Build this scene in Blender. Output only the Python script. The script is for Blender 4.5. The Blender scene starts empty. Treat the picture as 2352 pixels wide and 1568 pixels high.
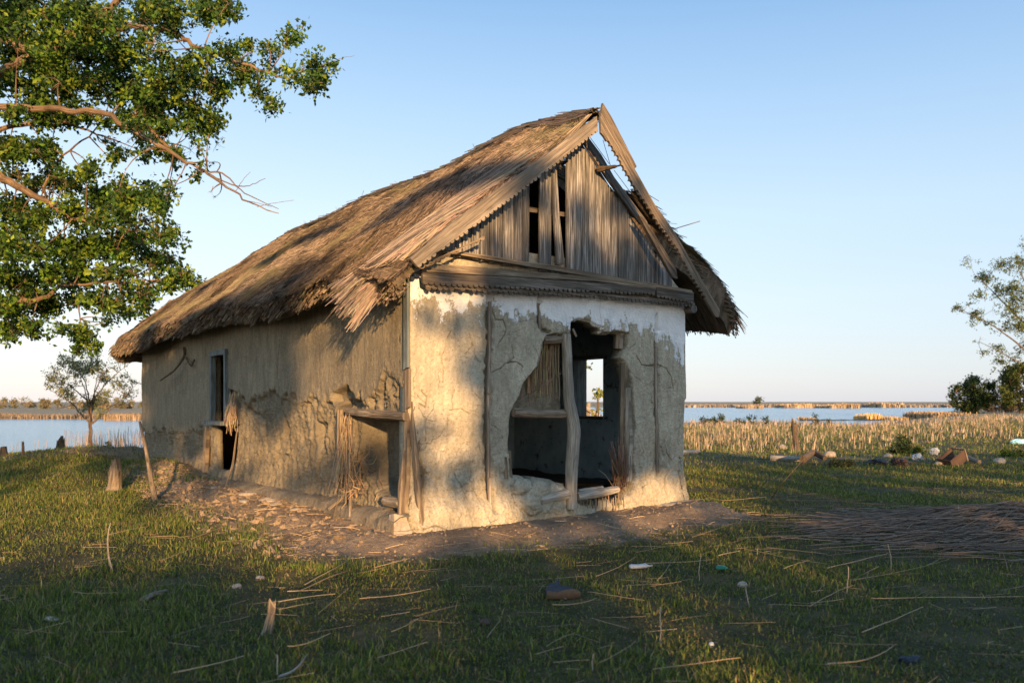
import bpy, math, random
import numpy as np
from mathutils import Vector, Matrix
R = math.radians
random.seed(7)
rng = np.random.default_rng(7)
scene = bpy.context.scene
col = scene.collection
# ------------------------------------------------------------------ camera, sky, sun
CAMH, FPX, CX, HY = 1.3, 1829.0, 1176.0, 922.0          # measuring frame: 2352 px wide
cd = bpy.data.cameras.new("camera"); cam = bpy.data.objects.new("camera", cd); col.objects.link(cam)
cam.location = (0, 0, CAMH); cam.rotation_euler = (R(90), 0, 0)
cd.sensor_width = 36; cd.lens = 36 * FPX / 2352
cd.shift_y = (HY - 784) / 2352
cd.clip_start = 0.1; cd.clip_end = 9000
cd.dof.use_dof = True; cd.dof.focus_distance = 8.6; cd.dof.aperture_fstop = 2.2
scene.camera = cam
ORD = 'first second third fourth fifth sixth seventh eighth ninth tenth eleventh twelfth thirteenth fourteenth fifteenth sixteenth seventeenth eighteenth nineteenth twentieth'.split()
SUN_EL, SX, SY = 8.5, 0.262, -0.965                     # horizontal direction towards the sun
TA = math.tan(R(SUN_EL))
Ld = Vector((SX, SY, TA)).normalized()
sl = bpy.data.lights.new("sun", 'SUN'); sun = bpy.data.objects.new("sun", sl); col.objects.link(sun)
sl.energy = 4.6; sl.angle = R(0.7); sl.color = (1.0, 0.60, 0.27)
sun.rotation_euler = Ld.to_track_quat('Z', 'Y').to_euler(); sun.location = (5, -20, 12)
w = bpy.data.worlds.new("World"); scene.world = w; w.use_nodes = True
wn = w.node_tree; wn.nodes.clear()
sky = wn.nodes.new('ShaderNodeTexSky'); sky.sky_type = 'NISHITA'; sky.sun_disc = False
sky.sun_elevation = R(SUN_EL); sky.sun_rotation = math.atan2(SX, SY)
sky.air_density = 1.0; sky.dust_density = 0.6; sky.ozone_density = 1.5; sky.altitude = 0
bg = wn.nodes.new('ShaderNodeBackground'); bg.inputs['Strength'].default_value = 0.15
wo = wn.nodes.new('ShaderNodeOutputWorld')
tcw = wn.nodes.new('ShaderNodeTexCoord'); sep = wn.nodes.new('ShaderNodeSeparateXYZ'); wn.links.new(tcw.outputs['Generated'], sep.inputs[0])
rp = wn.nodes.new('ShaderNodeValToRGB'); wn.links.new(sep.outputs['Z'], rp.inputs[0]); el = rp.color_ramp.elements
SKY = [(0.0, (.49, .465, .49)), (.05, (.49, .48, .51)), (.12, (.49, .51, .54)), (.22, (.445, .505, .55)), (.34, (.31, .415, .53)), (.48, (.155, .28, .455)), (1.0, (.08, .20, .42))]
while len(el) < len(SKY): el.new(.5)
for i_, (p_, c_) in enumerate(SKY): el[i_].position = p_; el[i_].color = (*c_, 1)
sc_ = wn.nodes.new('ShaderNodeVectorMath'); sc_.operation = 'SCALE'; sc_.inputs['Scale'].default_value = 4.95; wn.links.new(rp.outputs[0], sc_.inputs[0])
mxw = wn.nodes.new('ShaderNodeMix'); mxw.data_type = 'RGBA'; mxw.inputs[0].default_value = .85
azr = wn.nodes.new('ShaderNodeValToRGB'); ax_ = wn.nodes.new('ShaderNodeMapRange'); ax_.inputs['From Min'].default_value = -.8; ax_.inputs['From Max'].default_value = .8
wn.links.new(sep.outputs['X'], ax_.inputs['Value']); wn.links.new(ax_.outputs[0], azr.inputs[0])
azr.color_ramp.elements[0].color = (1, 1, 1, 1); azr.color_ramp.elements[1].color = (.64, .75, .88, 1)
mul = wn.nodes.new('ShaderNodeVectorMath'); mul.operation = 'MULTIPLY'; wn.links.new(sc_.outputs[0], mul.inputs[0]); wn.links.new(azr.outputs[0], mul.inputs[1])
wn.links.new(sky.outputs[0], mxw.inputs[6]); 
yr_ = wn.nodes.new('ShaderNodeMapRange'); yr_.inputs['From Min'].default_value = .15; yr_.inputs['From Max'].default_value = -.9; yr_.inputs['To Min'].default_value = 1.0; yr_.inputs['To Max'].default_value = 2.2
wn.links.new(sep.outputs['Y'], yr_.inputs['Value']); glow = wn.nodes.new('ShaderNodeVectorMath'); glow.operation = 'SCALE'; wn.links.new(mul.outputs[0], glow.inputs[0]); wn.links.new(yr_.outputs[0], glow.inputs['Scale'])
wm_ = wn.nodes.new('ShaderNodeMix'); wm_.data_type = 'RGBA'; wf_ = wn.nodes.new('ShaderNodeMapRange'); wf_.inputs['From Min'].default_value = .15; wf_.inputs['From Max'].default_value = -.9
wn.links.new(sep.outputs['Y'], wf_.inputs['Value']); wn.links.new(wf_.outputs[0], wm_.inputs[0]); wm_.inputs[6].default_value = (1, 1, 1, 1); wm_.inputs[7].default_value = (1.12, .98, .80, 1)
gw = wn.nodes.new('ShaderNodeVectorMath'); gw.operation = 'MULTIPLY'; wn.links.new(glow.outputs[0], gw.inputs[0]); wn.links.new(wm_.outputs[2], gw.inputs[1])
wn.links.new(gw.outputs[0], mxw.inputs[7]); wn.links.new(mxw.outputs[2], bg.inputs[0])
wn.links.new(bg.outputs[0], wo.inputs[0])
scene.view_settings.view_transform = 'Standard'; scene.view_settings.look = 'None'
scene.view_settings.exposure = 1.36; scene.view_settings.gamma = 1
scene.cycles.max_bounces = 6; scene.cycles.transparent_max_bounces = 6

# ------------------------------------------------------------------ noise
def _h(ix, iy, iz, seed):
    n = (ix.astype(np.int64) * 374761393 + iy.astype(np.int64) * 668265263 + iz.astype(np.int64) * 2147483647 + seed * 1274126177) & 0xffffffff
    n = ((n ^ (n >> 13)) * 1274126177) & 0xffffffff
    n = ((n ^ (n >> 16)) * 2246822519) & 0xffffffff
    return ((n ^ (n >> 15)) & 0xffffff) / float(0xffffff)
def noise(x, y, z=0.0, seed=0):
    x, y, z = np.broadcast_arrays(np.asarray(x, float), np.asarray(y, float), np.asarray(z, float))
    fx, fy, fz = np.floor(x), np.floor(y), np.floor(z)
    u, v, q = x - fx, y - fy, z - fz
    u = u * u * (3 - 2 * u); v = v * v * (3 - 2 * v); q = q * q * (3 - 2 * q)
    r = 0
    for a in (0, 1):
        for b in (0, 1):
            for c in (0, 1):
                r = r + _h(fx + a, fy + b, fz + c, seed) * (u if a else 1 - u) * (v if b else 1 - v) * (q if c else 1 - q)
    return r * 2 - 1
def fbm(x, y, z=0.0, o=4, seed=0, g=0.5):
    x = np.asarray(x, float); y = np.asarray(y, float); z = np.asarray(z, float)
    r, a, s = 0, 1.0, 0.0
    for i in range(o):
        r = r + a * noise(x * 2 ** i + i * 17.3, y * 2 ** i - i * 9.1, z * 2 ** i, seed + i); s += a; a *= g
    return r / s
def ss(a, b, x):
    t = np.clip((np.asarray(x, float) - a) / (b - a), 0, 1); return t * t * (3 - 2 * t)
# ------------------------------------------------------------------ mesh helpers
def mk(name, V, F, mat=None, parent=None, attrs=None, smooth=False):
    V = np.asarray(V, dtype=np.float32); me = bpy.data.meshes.new(name)
    if isinstance(F, np.ndarray):
        n, k = F.shape
        me.vertices.add(len(V)); me.vertices.foreach_set('co', V.ravel())
        me.loops.add(n * k); me.loops.foreach_set('vertex_index', F.astype(np.int32).ravel())
        me.polygons.add(n); me.polygons.foreach_set('loop_start', np.arange(n, dtype=np.int32) * k)
        me.update(calc_edges=True)
    else:
        me.from_pydata([tuple(map(float, v)) for v in V], [], [tuple(int(i) for i in f) for f in F]); me.update()
    me.polygons.foreach_set('use_smooth', [smooth] * len(me.polygons))
    for an, arr in (attrs or {}).items():
        arr = np.asarray(arr, dtype=np.float32)
        if arr.ndim == 1:
            me.attributes.new(an, 'FLOAT', 'POINT').data.foreach_set('value', arr)
        elif an == 'col':
            a4 = np.ones((len(arr), 4), np.float32); a4[:, :3] = arr
            me.attributes.new(an, 'FLOAT_COLOR', 'POINT').data.foreach_set('color', a4.ravel())
        else:
            me.attributes.new(an, 'FLOAT_VECTOR', 'POINT').data.foreach_set('vector', arr.ravel())
    if mat: me.materials.append(mat)
    o = bpy.data.objects.new(name, me); col.objects.link(o)
    if parent: o.parent = parent
    return o
def tag(o, label, cat, group=None, kind=None):
    if label: o['label'] = label
    if cat: o['category'] = cat
    if group: o['group'] = group
    if kind: o['kind'] = kind
    return o
def struct(o): o['kind'] = 'structure'; return o
def stuff(o, label, cat): return tag(o, label, cat, kind='stuff')
def empty(name, loc, label, cat, group=None, rz=0.0):
    o = bpy.data.objects.new(name, None); col.objects.link(o); o.location = loc; o.rotation_euler = (0, 0, rz)
    o.empty_display_size = 0.2
    return tag(o, label, cat, group)
def gridfaces(nu, nv):            # verts indexed i*nv+j
    i, j = np.meshgrid(np.arange(nu - 1), np.arange(nv - 1), indexing='ij')
    a = (i * nv + j).ravel()
    return np.stack([a, a + nv, a + nv + 1, a + 1], 1)
def tubes(P, Rr, sides=3, cap=False, seed=None):
    """P (n,k,3) paths, Rr (n,k) radii -> V,F, id per vertex, g attribute (along, around, id)"""
    P = np.asarray(P, float); n, k, _ = P.shape; Rr = np.broadcast_to(np.asarray(Rr, float), (n, k))
    T = np.gradient(P, axis=1); T /= np.linalg.norm(T, axis=2, keepdims=True) + 1e-9
    ref = np.where(np.abs(T[:, :1, 2:3]) > 0.8, np.array([1., 0, 0]), np.array([0, 0, 1.]))
    U = np.cross(T, np.broadcast_to(ref, T.shape)); U /= np.linalg.norm(U, axis=2, keepdims=True) + 1e-9
    W = np.cross(T, U)
    ang = np.arange(sides) / sides * 2 * np.pi
    V = P[:, :, None, :] + Rr[:, :, None, None] * (np.cos(ang)[None, None, :, None] * U[:, :, None, :] + np.sin(ang)[None, None, :, None] * W[:, :, None, :])
    idx = np.arange(n * k * sides).reshape(n, k, sides)
    a = idx[:, :-1, :]; b = np.roll(a, -1, 2); c = idx[:, 1:, :]; d = np.roll(c, -1, 2)
    F = np.stack([a, b, d, c], -1).reshape(-1, 4)
    ids = np.repeat(np.arange(n), k * sides)
    seg = np.linalg.norm(np.diff(P, axis=1), axis=2); al = np.concatenate([np.zeros((n, 1)), np.cumsum(seg, 1)], 1)
    g = np.zeros((n, k, sides, 3)); g[..., 0] = al[:, :, None]; g[..., 1] = (np.abs(np.arange(sides) / sides - .5) * 2)[None, None, :] * (Rr[:, :, None] * 3)
    g[..., 2] = (np.arange(n) * 3.71 % 97)[:, None, None]
    Vv = V.reshape(-1, 3); G = g.reshape(-1, 3)
    if cap:
        F = [tuple(f) for f in F]
        for q in range(n):
            F.append(tuple(idx[q, 0, ::-1])); F.append(tuple(idx[q, -1, :]))
    return Vv, F, ids, G
def join(parts):
    V, F, extra, off = [], [], [], 0
    for p in parts:
        V.append(np.asarray(p[0], float)); F += [tuple(int(i) + off for i in f) for f in p[1]]; off += len(p[0]); extra.append(np.asarray(p[2], float))
    return np.concatenate(V), F, np.concatenate(extra)
def leaves(P, size, tilt=0.9, N=None, asp=0.55):
    """diamond leaves with random orientation, P (n,3)"""
    n = len(P); size = np.broadcast_to(np.asarray(size, float), (n,))
    D = rng.normal(size=(n, 3)); D[:, 2] -= 0.25; D /= np.linalg.norm(D, axis=1, keepdims=True)
    A = rng.normal(size=(n, 3)); S = np.cross(D, A); S /= np.linalg.norm(S, axis=1, keepdims=True)
    Nn = np.cross(D, S)
    s = size[:, None]
    v0 = P; v1 = P + D * s * .5 + S * s * asp * .5 + Nn * s * .08; v2 = P + D * s; v3 = P + D * s * .5 - S * s * asp * .5 + Nn * s * .08
    V = np.stack([v0, v1, v2, v3], 1).reshape(-1, 3)
    F = np.arange(n * 4).reshape(n, 4)
    return V, F
# ------------------------------------------------------------------ materials
class NT:
    def __init__(s, name):
        s.m = bpy.data.materials.new(name); s.m.use_nodes = True; s.t = s.m.node_tree; s.b = s.t.nodes['Principled BSDF']
        s.b.inputs['Specular IOR Level'].default_value = 0.25
    def n(s, typ, ins=None, **kw):
        nd = s.t.nodes.new('ShaderNode' + typ)
        for k, v in kw.items(): setattr(nd, k, v)
        for k, v in (ins or {}).items():
            if isinstance(v, bpy.types.NodeSocket): s.t.links.new(v, nd.inputs[k])
            else: nd.inputs[k].default_value = v
        return nd
    def obj(s): return s.n('TexCoord').outputs['Object']
    def attr(s, name, out='Vector'): return s.n('Attribute', attribute_name=name).outputs[out]
    def map(s, v, sc): return s.n('Mapping', {'Vector': v, 'Scale': sc}).outputs[0]
    def noise(s, v, sc, det=5, rough=.55, dist=0.0): return s.n('TexNoise', {'Vector': v, 'Scale': sc, 'Detail': det, 'Roughness': rough, 'Distortion': dist}).outputs['Fac']
    def ramp(s, f, stops):
        r = s.n('ValToRGB', {'Fac': f}); e = r.color_ramp.elements
        while len(e) < len(stops): e.new(.5)
        for i, (p, c) in enumerate(stops):
            e[i].position = p; e[i].color = (*c, 1) if not isinstance(c, (int, float)) else (c, c, c, 1)
        return r.outputs[0]
    def mix(s, f, a, b, mode='MIX'):
        m = s.n('Mix', data_type='RGBA', blend_type=mode)
        for sock, v in ((m.inputs[0], f), (m.inputs[6], a), (m.inputs[7], b)):
            if isinstance(v, bpy.types.NodeSocket): s.t.links.new(v, sock)
            else: sock.default_value = (*v, 1) if isinstance(v, tuple) else v
        return m.outputs[2]
    def ma(s, op, a, b=0.0, c=None):
        m = s.n('Math', operation=op)
        for i, v in enumerate((a, b, c)):
            if v is None: continue
            if isinstance(v, bpy.types.NodeSocket): s.t.links.new(v, m.inputs[i])
            else: m.inputs[i].default_value = v
        return m.outputs[0]
    def out(s, colr, rough=.9, bump=None, bs=.5, bd=.01):
        if isinstance(colr, tuple): s.b.inputs['Base Color'].default_value = (*colr, 1)
        else: s.t.links.new(colr, s.b.inputs['Base Color'])
        if isinstance(rough, bpy.types.NodeSocket): s.t.links.new(rough, s.b.inputs['Roughness'])
        else: s.b.inputs['Roughness'].default_value = rough
        if bump is not None:
            s.t.links.new(s.n('Bump', {'Height': bump, 'Strength': bs, 'Distance': bd}).outputs[0], s.b.inputs['Normal'])
        return s.m
M = {}
def mud(name, dark, light, inner=False):
    t = NT(name); v = t.obj()
    n1 = t.noise(v, 1.7, 6, .6); n2 = t.noise(v, 22, 6, .65); n3 = t.noise(t.map(v, (1, 1, .25)), 9, 4, .6)
    c = t.ramp(n1, [(.36, dark), (.62, light)])
    c = t.mix(t.ramp(n2, [(.4, 0.0), (.65, .7)]), c, tuple(x * 1.25 for x in light))
    c = t.mix(t.ramp(n3, [(.35, .5), (.6, 0.0)]), c, tuple(x * .72 for x in dark))
    fl = t.noise(t.map(v, (1.0, 1, .35)), 130, 2, .5)
    c = t.mix(t.ramp(fl, [(.68, 0.0), (.76, .6)]), c, (.55, .46, .30))
    mud_dark = t.attr('mud_dark', 'Fac')
    c = t.mix(t.ma('MULTIPLY', mud_dark, .45), c, tuple(x * .62 for x in dark))
    crk = t.attr('crack', 'Fac')
    vo = t.n('TexVoronoi', {'Vector': t.mix(.07, v, t.n('TexNoise', {'Vector': v, 'Scale': 5.0}).outputs['Color']), 'Scale': 7.0}, feature='DISTANCE_TO_EDGE').outputs['Distance']
    gate = t.ramp(t.noise(v, 2.3, 2), [(.56, 0.0), (.66, .35)])
    cr = t.ma('MULTIPLY', t.ramp(vo, [(0.0, 1.0), (.018, 0.0)]), gate)
    c = t.mix(t.ma('MULTIPLY', cr, .55), c, tuple(x * .4 for x in dark))
    c = t.mix(t.ma('MULTIPLY', crk, .8), c, (.045, .036, .026))  # dark colour in the cracks stands in for the shade inside them
    spk = t.noise(v, 42, 7, .8); c = t.mix(t.ramp(spk, [(.34, .85), (.47, 0.0)]), c, tuple(x * .42 for x in dark))
    c = t.mix(t.ramp(t.noise(t.map(v, (1, 1, .5)), 5, 7, .75), [(.52, 0.0), (.68, .55)]), c, tuple(x * .6 for x in dark))
    wash = t.attr('wash', 'Fac')
    wv = t.ma('ADD', wash, t.ma('MULTIPLY', t.ma('SUBTRACT', t.ma('ADD', t.ma('MULTIPLY', t.noise(t.map(v, (1, 1, .6)), 7, 4, .6), .6), t.ma('MULTIPLY', t.noise(v, 34, 8, .8), .4)), .5), 5.5))
    wm = t.ramp(wv, [(.50, 0.0), (.53, 1.0)])
    wc = t.ramp(t.noise(v, 6, 5), [(.35, (.74, .755, .77)), (.65, (.86, .87, .875))])
    c = t.mix(wm, c, wc)
    h = t.ma('ADD', t.ma('MULTIPLY', n2, .8), t.ma('MULTIPLY', spk, .9))
    h = t.ma('SUBTRACT', h, t.ma('MULTIPLY', cr, .5)); h = t.ma('ADD', h, t.ma('MULTIPLY', wm, .18))
    return t.out(c, .95, h, 1.0, .022)
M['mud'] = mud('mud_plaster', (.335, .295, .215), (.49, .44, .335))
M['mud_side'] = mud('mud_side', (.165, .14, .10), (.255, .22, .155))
M['mud_raw'] = mud('mud_raw', (.13, .105, .07), (.26, .21, .145))
def wood(name, dark, mid, light, warm=.0):
    t = NT(name); g = t.attr('g')
    n1 = t.noise(t.map(g, (1.6, 52, 1)), 1.0, 6, .65, .5); n2 = t.noise(t.map(g, (5, 130, 1)), 1.0, 3, .6); n3 = t.noise(t.map(g, (1.0, 3, 1)), 1.3, 3)
    c = t.ramp(n1, [(.34, dark), (.48, mid), (.64, light)])
    c = t.mix(t.ramp(n2, [(.36, .75), (.5, 0.0)]), c, tuple(x * .4 for x in dark))
    c = t.mix(t.ramp(n3, [(.45, 0.0), (.62, .65)]), c, tuple(x * .45 for x in mid))
    return t.out(c, .85, t.ma('ADD', n1, t.ma('MULTIPLY', n2, .6)), .7, .006)
M['plank'] = wood('weathered_plank', (.03, .028, .026), (.15, .14, .128), (.39, .37, .345))
M['fascia'] = wood('dark_fascia', (.04, .034, .028), (.115, .096, .078), (.23, .20, .17))
M['barge'] = wood('barge_wood', (.05, .038, .028), (.155, .12, .085), (.28, .23, .17))
M['barge_pale'] = wood('pale_barge_wood', (.11, .088, .066), (.21, .175, .135), (.31, .26, .205))
M['pole'] = wood('pole_wood', (.16, .135, .105), (.29, .255, .205), (.41, .37, .31))
M['oldwood'] = wood('old_wood', (.07, .05, .033), (.19, .145, .10), (.33, .27, .19))
M['lath'] = wood('lath_wood', (.10, .075, .055), (.25, .20, .15), (.40, .34, .27))
M['greywood'] = wood('grey_wood', (.035, .037, .037), (.075, .08, .08), (.13, .14, .14))
M['bluewood'] = wood('blue_painted_wood', (.06, .07, .072), (.13, .155, .16), (.22, .26, .27))
M['bark'] = wood('bark', (.035, .025, .018), (.10, .07, .045), (.19, .14, .09))
M['bark_pale'] = wood('bark_pale', (.06, .04, .025), (.15, .10, .06), (.26, .18, .11))
def vc(name, transl=0.0, rough=.8, var=.0, sc=30):
    t = NT(name); c = t.attr('col', 'Color')
    if var:
        c = t.mix(t.ramp(t.noise(t.obj(), sc, 3), [(.3, var), (.7, 0.0)]), c, (.02, .018, .012))
    t.out(c, rough)
    if transl:
        tr = t.n('BsdfTranslucent', {'Color': c}); mx = t.n('MixShader', {0: transl})
        o = [n for n in t.t.nodes if n.type == 'OUTPUT_MATERIAL'][0]
        t.t.links.new(t.b.outputs[0], mx.inputs[1]); t.t.links.new(tr.outputs[0], mx.inputs[2]); t.t.links.new(mx.outputs[0], o.inputs[0])
    return t.m
M['leaf'] = vc('leaf', .38, .6); M['blade'] = vc('grass_blade', .25, .6); M['straw'] = vc('straw', 0, .65); M['vc'] = vc('plain_colour', 0, .8, .4)
def simple(name, c, rough=.8, var=.5, sc=12, bump=.5):
    t = NT(name); n = t.noise(t.obj(), sc, 5, .6)
    return t.out(t.ramp(n, [(.3, tuple(x * (1 - var) for x in c)), (.7, c)]), rough, n, bump, .01)
M['stone'] = simple('stone', (.36, .30, .23), .9, .45, 25); M['rust'] = simple('rusty', (.09, .055, .04), .8, .5, 30)
M['clod'] = simple('clod_earth', (.27, .195, .125), .95, .5, 40)
M['white'] = simple('white_plastic', (.36, .38, .40), .4, .15, 20); M['green'] = simple('green_glass', (.02, .16, .09), .2, .2)
M['rubber'] = simple('rubber', (.035, .04, .05), .55, .3, 30); M['sole'] = simple('sole', (.12, .075, .045), .8, .4, 40)
M['blueplastic'] = simple('blue_plastic', (.30, .62, .75), .4, .2); M['dark'] = simple('dark_dirt', (.05, .04, .03), .95, .5)
M['metal'] = simple('sheet_metal', (.16, .13, .11), .6, .4, 18)
# interior paint
t = NT('blue_room_paint'); v = t.obj(); n = t.noise(v, 3, 6, .65)
M['paint'] = t.out(t.mix(t.ramp(t.noise(v, 7, 6, .7), [(.58, 0.0), (.64, .85)]), t.ramp(n, [(.35, (.20, .28, .33)), (.65, (.32, .41, .46))]), (.06, .05, .04)), .8, n, .4, .01)
# ground
t = NT('ground'); v = t.obj(); d = t.attr('dirt', 'Fac'); gd = t.attr('tint', 'Fac')
nb = t.noise(v, 1.1, 6, .6); nf = t.noise(v, 24, 6, .65)
soil = t.ramp(nb, [(.36, (.19, .135, .088)), (.62, (.31, .235, .16))])
soil = t.mix(t.ramp(nf, [(.45, 0.0), (.8, .7)]), soil, (.28, .215, .15))
gr = t.ramp(t.noise(v, 2.2, 6, .7), [(.35, (.04, .04, .014)), (.5, (.08, .07, .025)), (.65, (.15, .11, .05))])
far = t.ramp(t.noise(t.map(v, (.3, 1, 1)), .09, 6, .7), [(.35, (.18, .18, .09)), (.5, (.28, .23, .15)), (.65, (.34, .27, .18))])
gr = t.mix(gd, gr, far)
dm = t.ramp(t.ma('ADD', d, t.ma('MULTIPLY', t.ma('SUBTRACT', t.noise(v, 3.5, 8, .75), .5), 1.9)), [(.36, 0.0), (.62, 1.0)])
M['ground'] = t.out(t.mix(dm, gr, t.mix(t.ramp(t.noise(v, 13, 8, .8), [(.36, .8), (.5, 0.0)]), soil, (.10, .072, .05))), .95, t.ma('ADD', t.ma('MULTIPLY', nf, 1.2), t.ma('ADD', t.noise(v, 9, 7, .75), t.noise(v, 90, 3))), 1.0, .035)
# water
t = NT('lake_water'); v = t.obj()
wv = t.noise(t.map(v, (1, 2.2, 1)), 1.2, 6, .65)
M['water'] = t.out((.11, .27, .39), .14, wv, 1.0, .22); t.b.inputs['Specular IOR Level'].default_value = .6

# ------------------------------------------------------------------ terrain
def interp(x, xs, ys): return np.interp(x, xs, ys)
TCn = (-0.965, 7.48); Fx, Fy = 0.8101, 0.5863          # hut corner; hut front direction
def hut_ts(X, Y):
    dx, dy = X - TCn[0], Y - TCn[1]
    return dx * Fx + dy * Fy, -dx * Fy + dy * Fx
def dirtmask(X, Y):
    t_, s_ = hut_ts(X, Y)
    W_, D_ = 3.82, 12.0
    dt = np.maximum(np.maximum(-t_, t_ - W_), 0); ds = np.maximum(np.maximum(-s_, s_ - D_), 0)
    e = np.hypot(np.where(t_ < 0, dt / 1.15 * np.interp(s_, [-1, 0, 3, 6, 9, 12], [.9, 1.0, .9, 1.0, 1.6, 2]), dt / .26), ds / np.interp(t_, [-1, 0, 1.5, 4, 5], [.85, .9, 1.15, 1.1, .7]))
    return np.clip(1.35 - e * .85, 0, 1)
MOUNDS = [(-8.9, 17.0, 1.6, .42), (-7.0, 14.2, 1.1, .22), (-11.0, 20, 2.0, .35), (-6.2, 13.2, .8, .18), (4.6, 19.5, 3.0, .12), (8.5, 17.5, 2.2, .1), (5.0, 7.9, 1.3, .08)]
def terr(X, Y, fine=True):
    X = np.asarray(X, float); Y = np.asarray(Y, float)
    Yc = np.maximum(Y, 1.0); u = X / Yc
    wob = 1 + .05 * noise(u * 9, 0, 3, 11)
    Ysh = interp(u, [-.66, -.5, -.35, .1, .25, .45, .52, .62], [33, 35, 38, 60, 84, 76, 110, 400]) * wob
    Yfar = interp(u, [-.7, -.45, -.38, -.2, .1, .2, .45, .6], [93, 97, 100, 200, 290, 300, 330, 400]) * (1 + .02 * noise(u * 30, 0, 1, 5))
    z = -.8 * ss(0, 1, 0) - .8 * np.clip((Y - 14) / (Ysh - 14), 0, 1)
    lake = ss(0, 1, (Y - Ysh) / 6) * (1 - ss(0, 1, (Y - Yfar + 6) / 6))
    z = z - .8 * lake
    z = np.where(Y > Yfar, -.8 + .45 * ss(0, 12, Y - Yfar), z)
    for mx, my, r, h in MOUNDS:
        z = z + h * np.exp(-((X - mx) ** 2 + (Y - my) ** 2) / r ** 2)
    z = z + .05 * fbm(X * .35, Y * .35, 0, 3, 21) * np.clip(1 - Y / 60, 0, 1)
    if fine:
        dm = dirtmask(X, Y)
        t_, s_ = hut_ts(X, Y)
        z = z + .018 * fbm(X * 4, Y * 4, 0, 3, 31) * np.clip(1 - Y / 40, 0, 1)
        side = np.clip(-t_ * 2, 0, 1) * ss(-.3, .3, s_)
        z = z + dm * ((.030 + .05 * side) * fbm(X * 5, Y * 5, 0, 6, 41, .74)) + .09 * ss(.7, 1, dm)
    return z
def axis(lo, hi, a, b, step, gr=1.09):
    m = list(np.arange(a, b, step)); x = b; d = step; r = []
    while x < hi: r.append(x); d *= gr; x += d
    x = a - step; d = step; l = []
    while x > lo: l.append(x); d *= gr; x -= d
    return np.array(sorted(l) + m + r + [hi])
xs = axis(-3500, 3500, -6.5, 5.0, .03, 1.06); ys = axis(-70, 5000, 3.2, 13.0, .03, 1.05)
XX, YY = np.meshgrid(xs, ys, indexing='ij')
ZZ = terr(XX, YY)
V = np.stack([XX, YY, ZZ], -1).reshape(-1, 3)
far_t = ss(26, 75, YY.ravel())
struct(mk('ground', V, gridfaces(len(xs), len(ys)), M['ground'], attrs={'dirt': dirtmask(XX, YY).ravel() + .55 * ss(.3, .9, sum(np.exp(-((XX - m[0]) ** 2 + (YY - m[1]) ** 2) / (m[2] * .8) ** 2) for m in MOUNDS[:6])).ravel(), 'tint': far_t}, smooth=True))
wx = np.array([-3000, -300, -60, 0, 60, 300, 3000.]); wy = np.array([24, 60, 120, 300, 600.])
WX, WY = np.meshgrid(wx, wy, indexing='ij')
struct(mk('lake_water', np.stack([WX, WY, 0 * WX - .8], -1).reshape(-1, 3), gridfaces(len(wx), len(wy)), M['water']))
def gp(x, y, z=0.0):                                    # measured point on a level z -> X, Y
    Y = FPX * (CAMH - z) / (y - HY); return (x - CX) / FPX * Y, Y
def gz(X, Y): return float(terr(np.array([X]), np.array([Y]))[0])

# ------------------------------------------------------------------ the hut
HW, HD, TC, ZR = 3.82, 12.0, 2.03, 4.45
hut = empty('mud_hut', (TCn[0], TCn[1], 0), 'ruined mud-walled hut with a reed thatch roof and a weathered plank gable', 'hut', rz=math.atan2(Fy, Fx))
def PF(p, o=0.0):                                       # measured point in the plane o metres in front of the gable wall -> t, z
    u = (p[0] - CX) / FPX; x0 = TCn[0] + .5863 * o; y0 = TCn[1] - .8101 * o
    t_ = (u * y0 - x0) / (Fx - u * Fy); Y = y0 + Fy * t_
    return t_, CAMH + (HY - p[1]) * Y / FPX
def PS(p, e=0.0):                                       # ... in the plane e metres outside the long wall -> s, z
    u = (p[0] - CX) / FPX; x0 = TCn[0] - Fx * e; y0 = TCn[1] - Fy * e
    s_ = (x0 - u * y0) / (u * Fx + Fy); Y = y0 + Fx * s_
    return s_, CAMH + (HY - p[1]) * Y / FPX
c1 = lambda x, y: (861.2 + .3662 * x, 201 + .3662 * y)
c2 = lambda x, y: (861.2 + .4028 * x, 660.3 + .4028 * y)
c3 = lambda x, y: (229.7 + .4761 * x, 545.5 + .4761 * y)
c5 = lambda x, y: (1148.3 + .2929 * x, 717.7 + .2929 * y)
def ztop(t_, s_):
    t_ = np.asarray(t_, float); s_ = np.asarray(s_, float)
    zr = ZR + np.interp(s_, [-.5, .8, 2.4, 6.7, 9.9], [-.03, .03, .03, .13, .08]) + .03 * np.sin(s_ * 1.7)
    zl = zr - .79 * (TC - t_) + .05 * np.sin(np.clip((TC - t_) / 2.4, 0, 1) * np.pi) - .03 * ss(0, 8, s_) * 0
    zr_ = zr - .80 * (t_ - TC) + .17 * np.exp(-((t_ - 4.2) / .5) ** 2) + .03 * np.sin(np.clip((t_ - TC) / 2.4, 0, 1) * np.pi)
    zh = zr - .98 * (s_ - 10.3) + .25 * np.exp(-((s_ - 11.4) / .8) ** 2)
    k = .07
    a = np.minimum(zl, zr_); a = a - np.where(np.abs(zl - zr_) < k * 4, (k * 4 - np.abs(zl - zr_)) ** 2 / (16 * k), 0)
    a = a - .15 * ss(.7, -.3, s_) * ss(TC + .1, TC - .3, t_)
    return np.minimum(a, zh)
def zunder(t_): return ZR - .36 - np.where(t_ < TC, .79 * (TC - t_), .86 * (t_ - TC))
def polydist(P, poly, closed=False):
    """distance of points (n,2) to a polyline"""
    d = np.full(len(P), 1e9); pl = list(poly) + ([poly[0]] if closed else [])
    for a, b in zip(pl[:-1], pl[1:]):
        a = np.array(a); b = np.array(b); ab = b - a; q = np.clip(((P - a) @ ab) / (ab @ ab + 1e-12), 0, 1)
        d = np.minimum(d, np.linalg.norm(P - a - q[:, None] * ab, axis=1))
    return d
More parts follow.
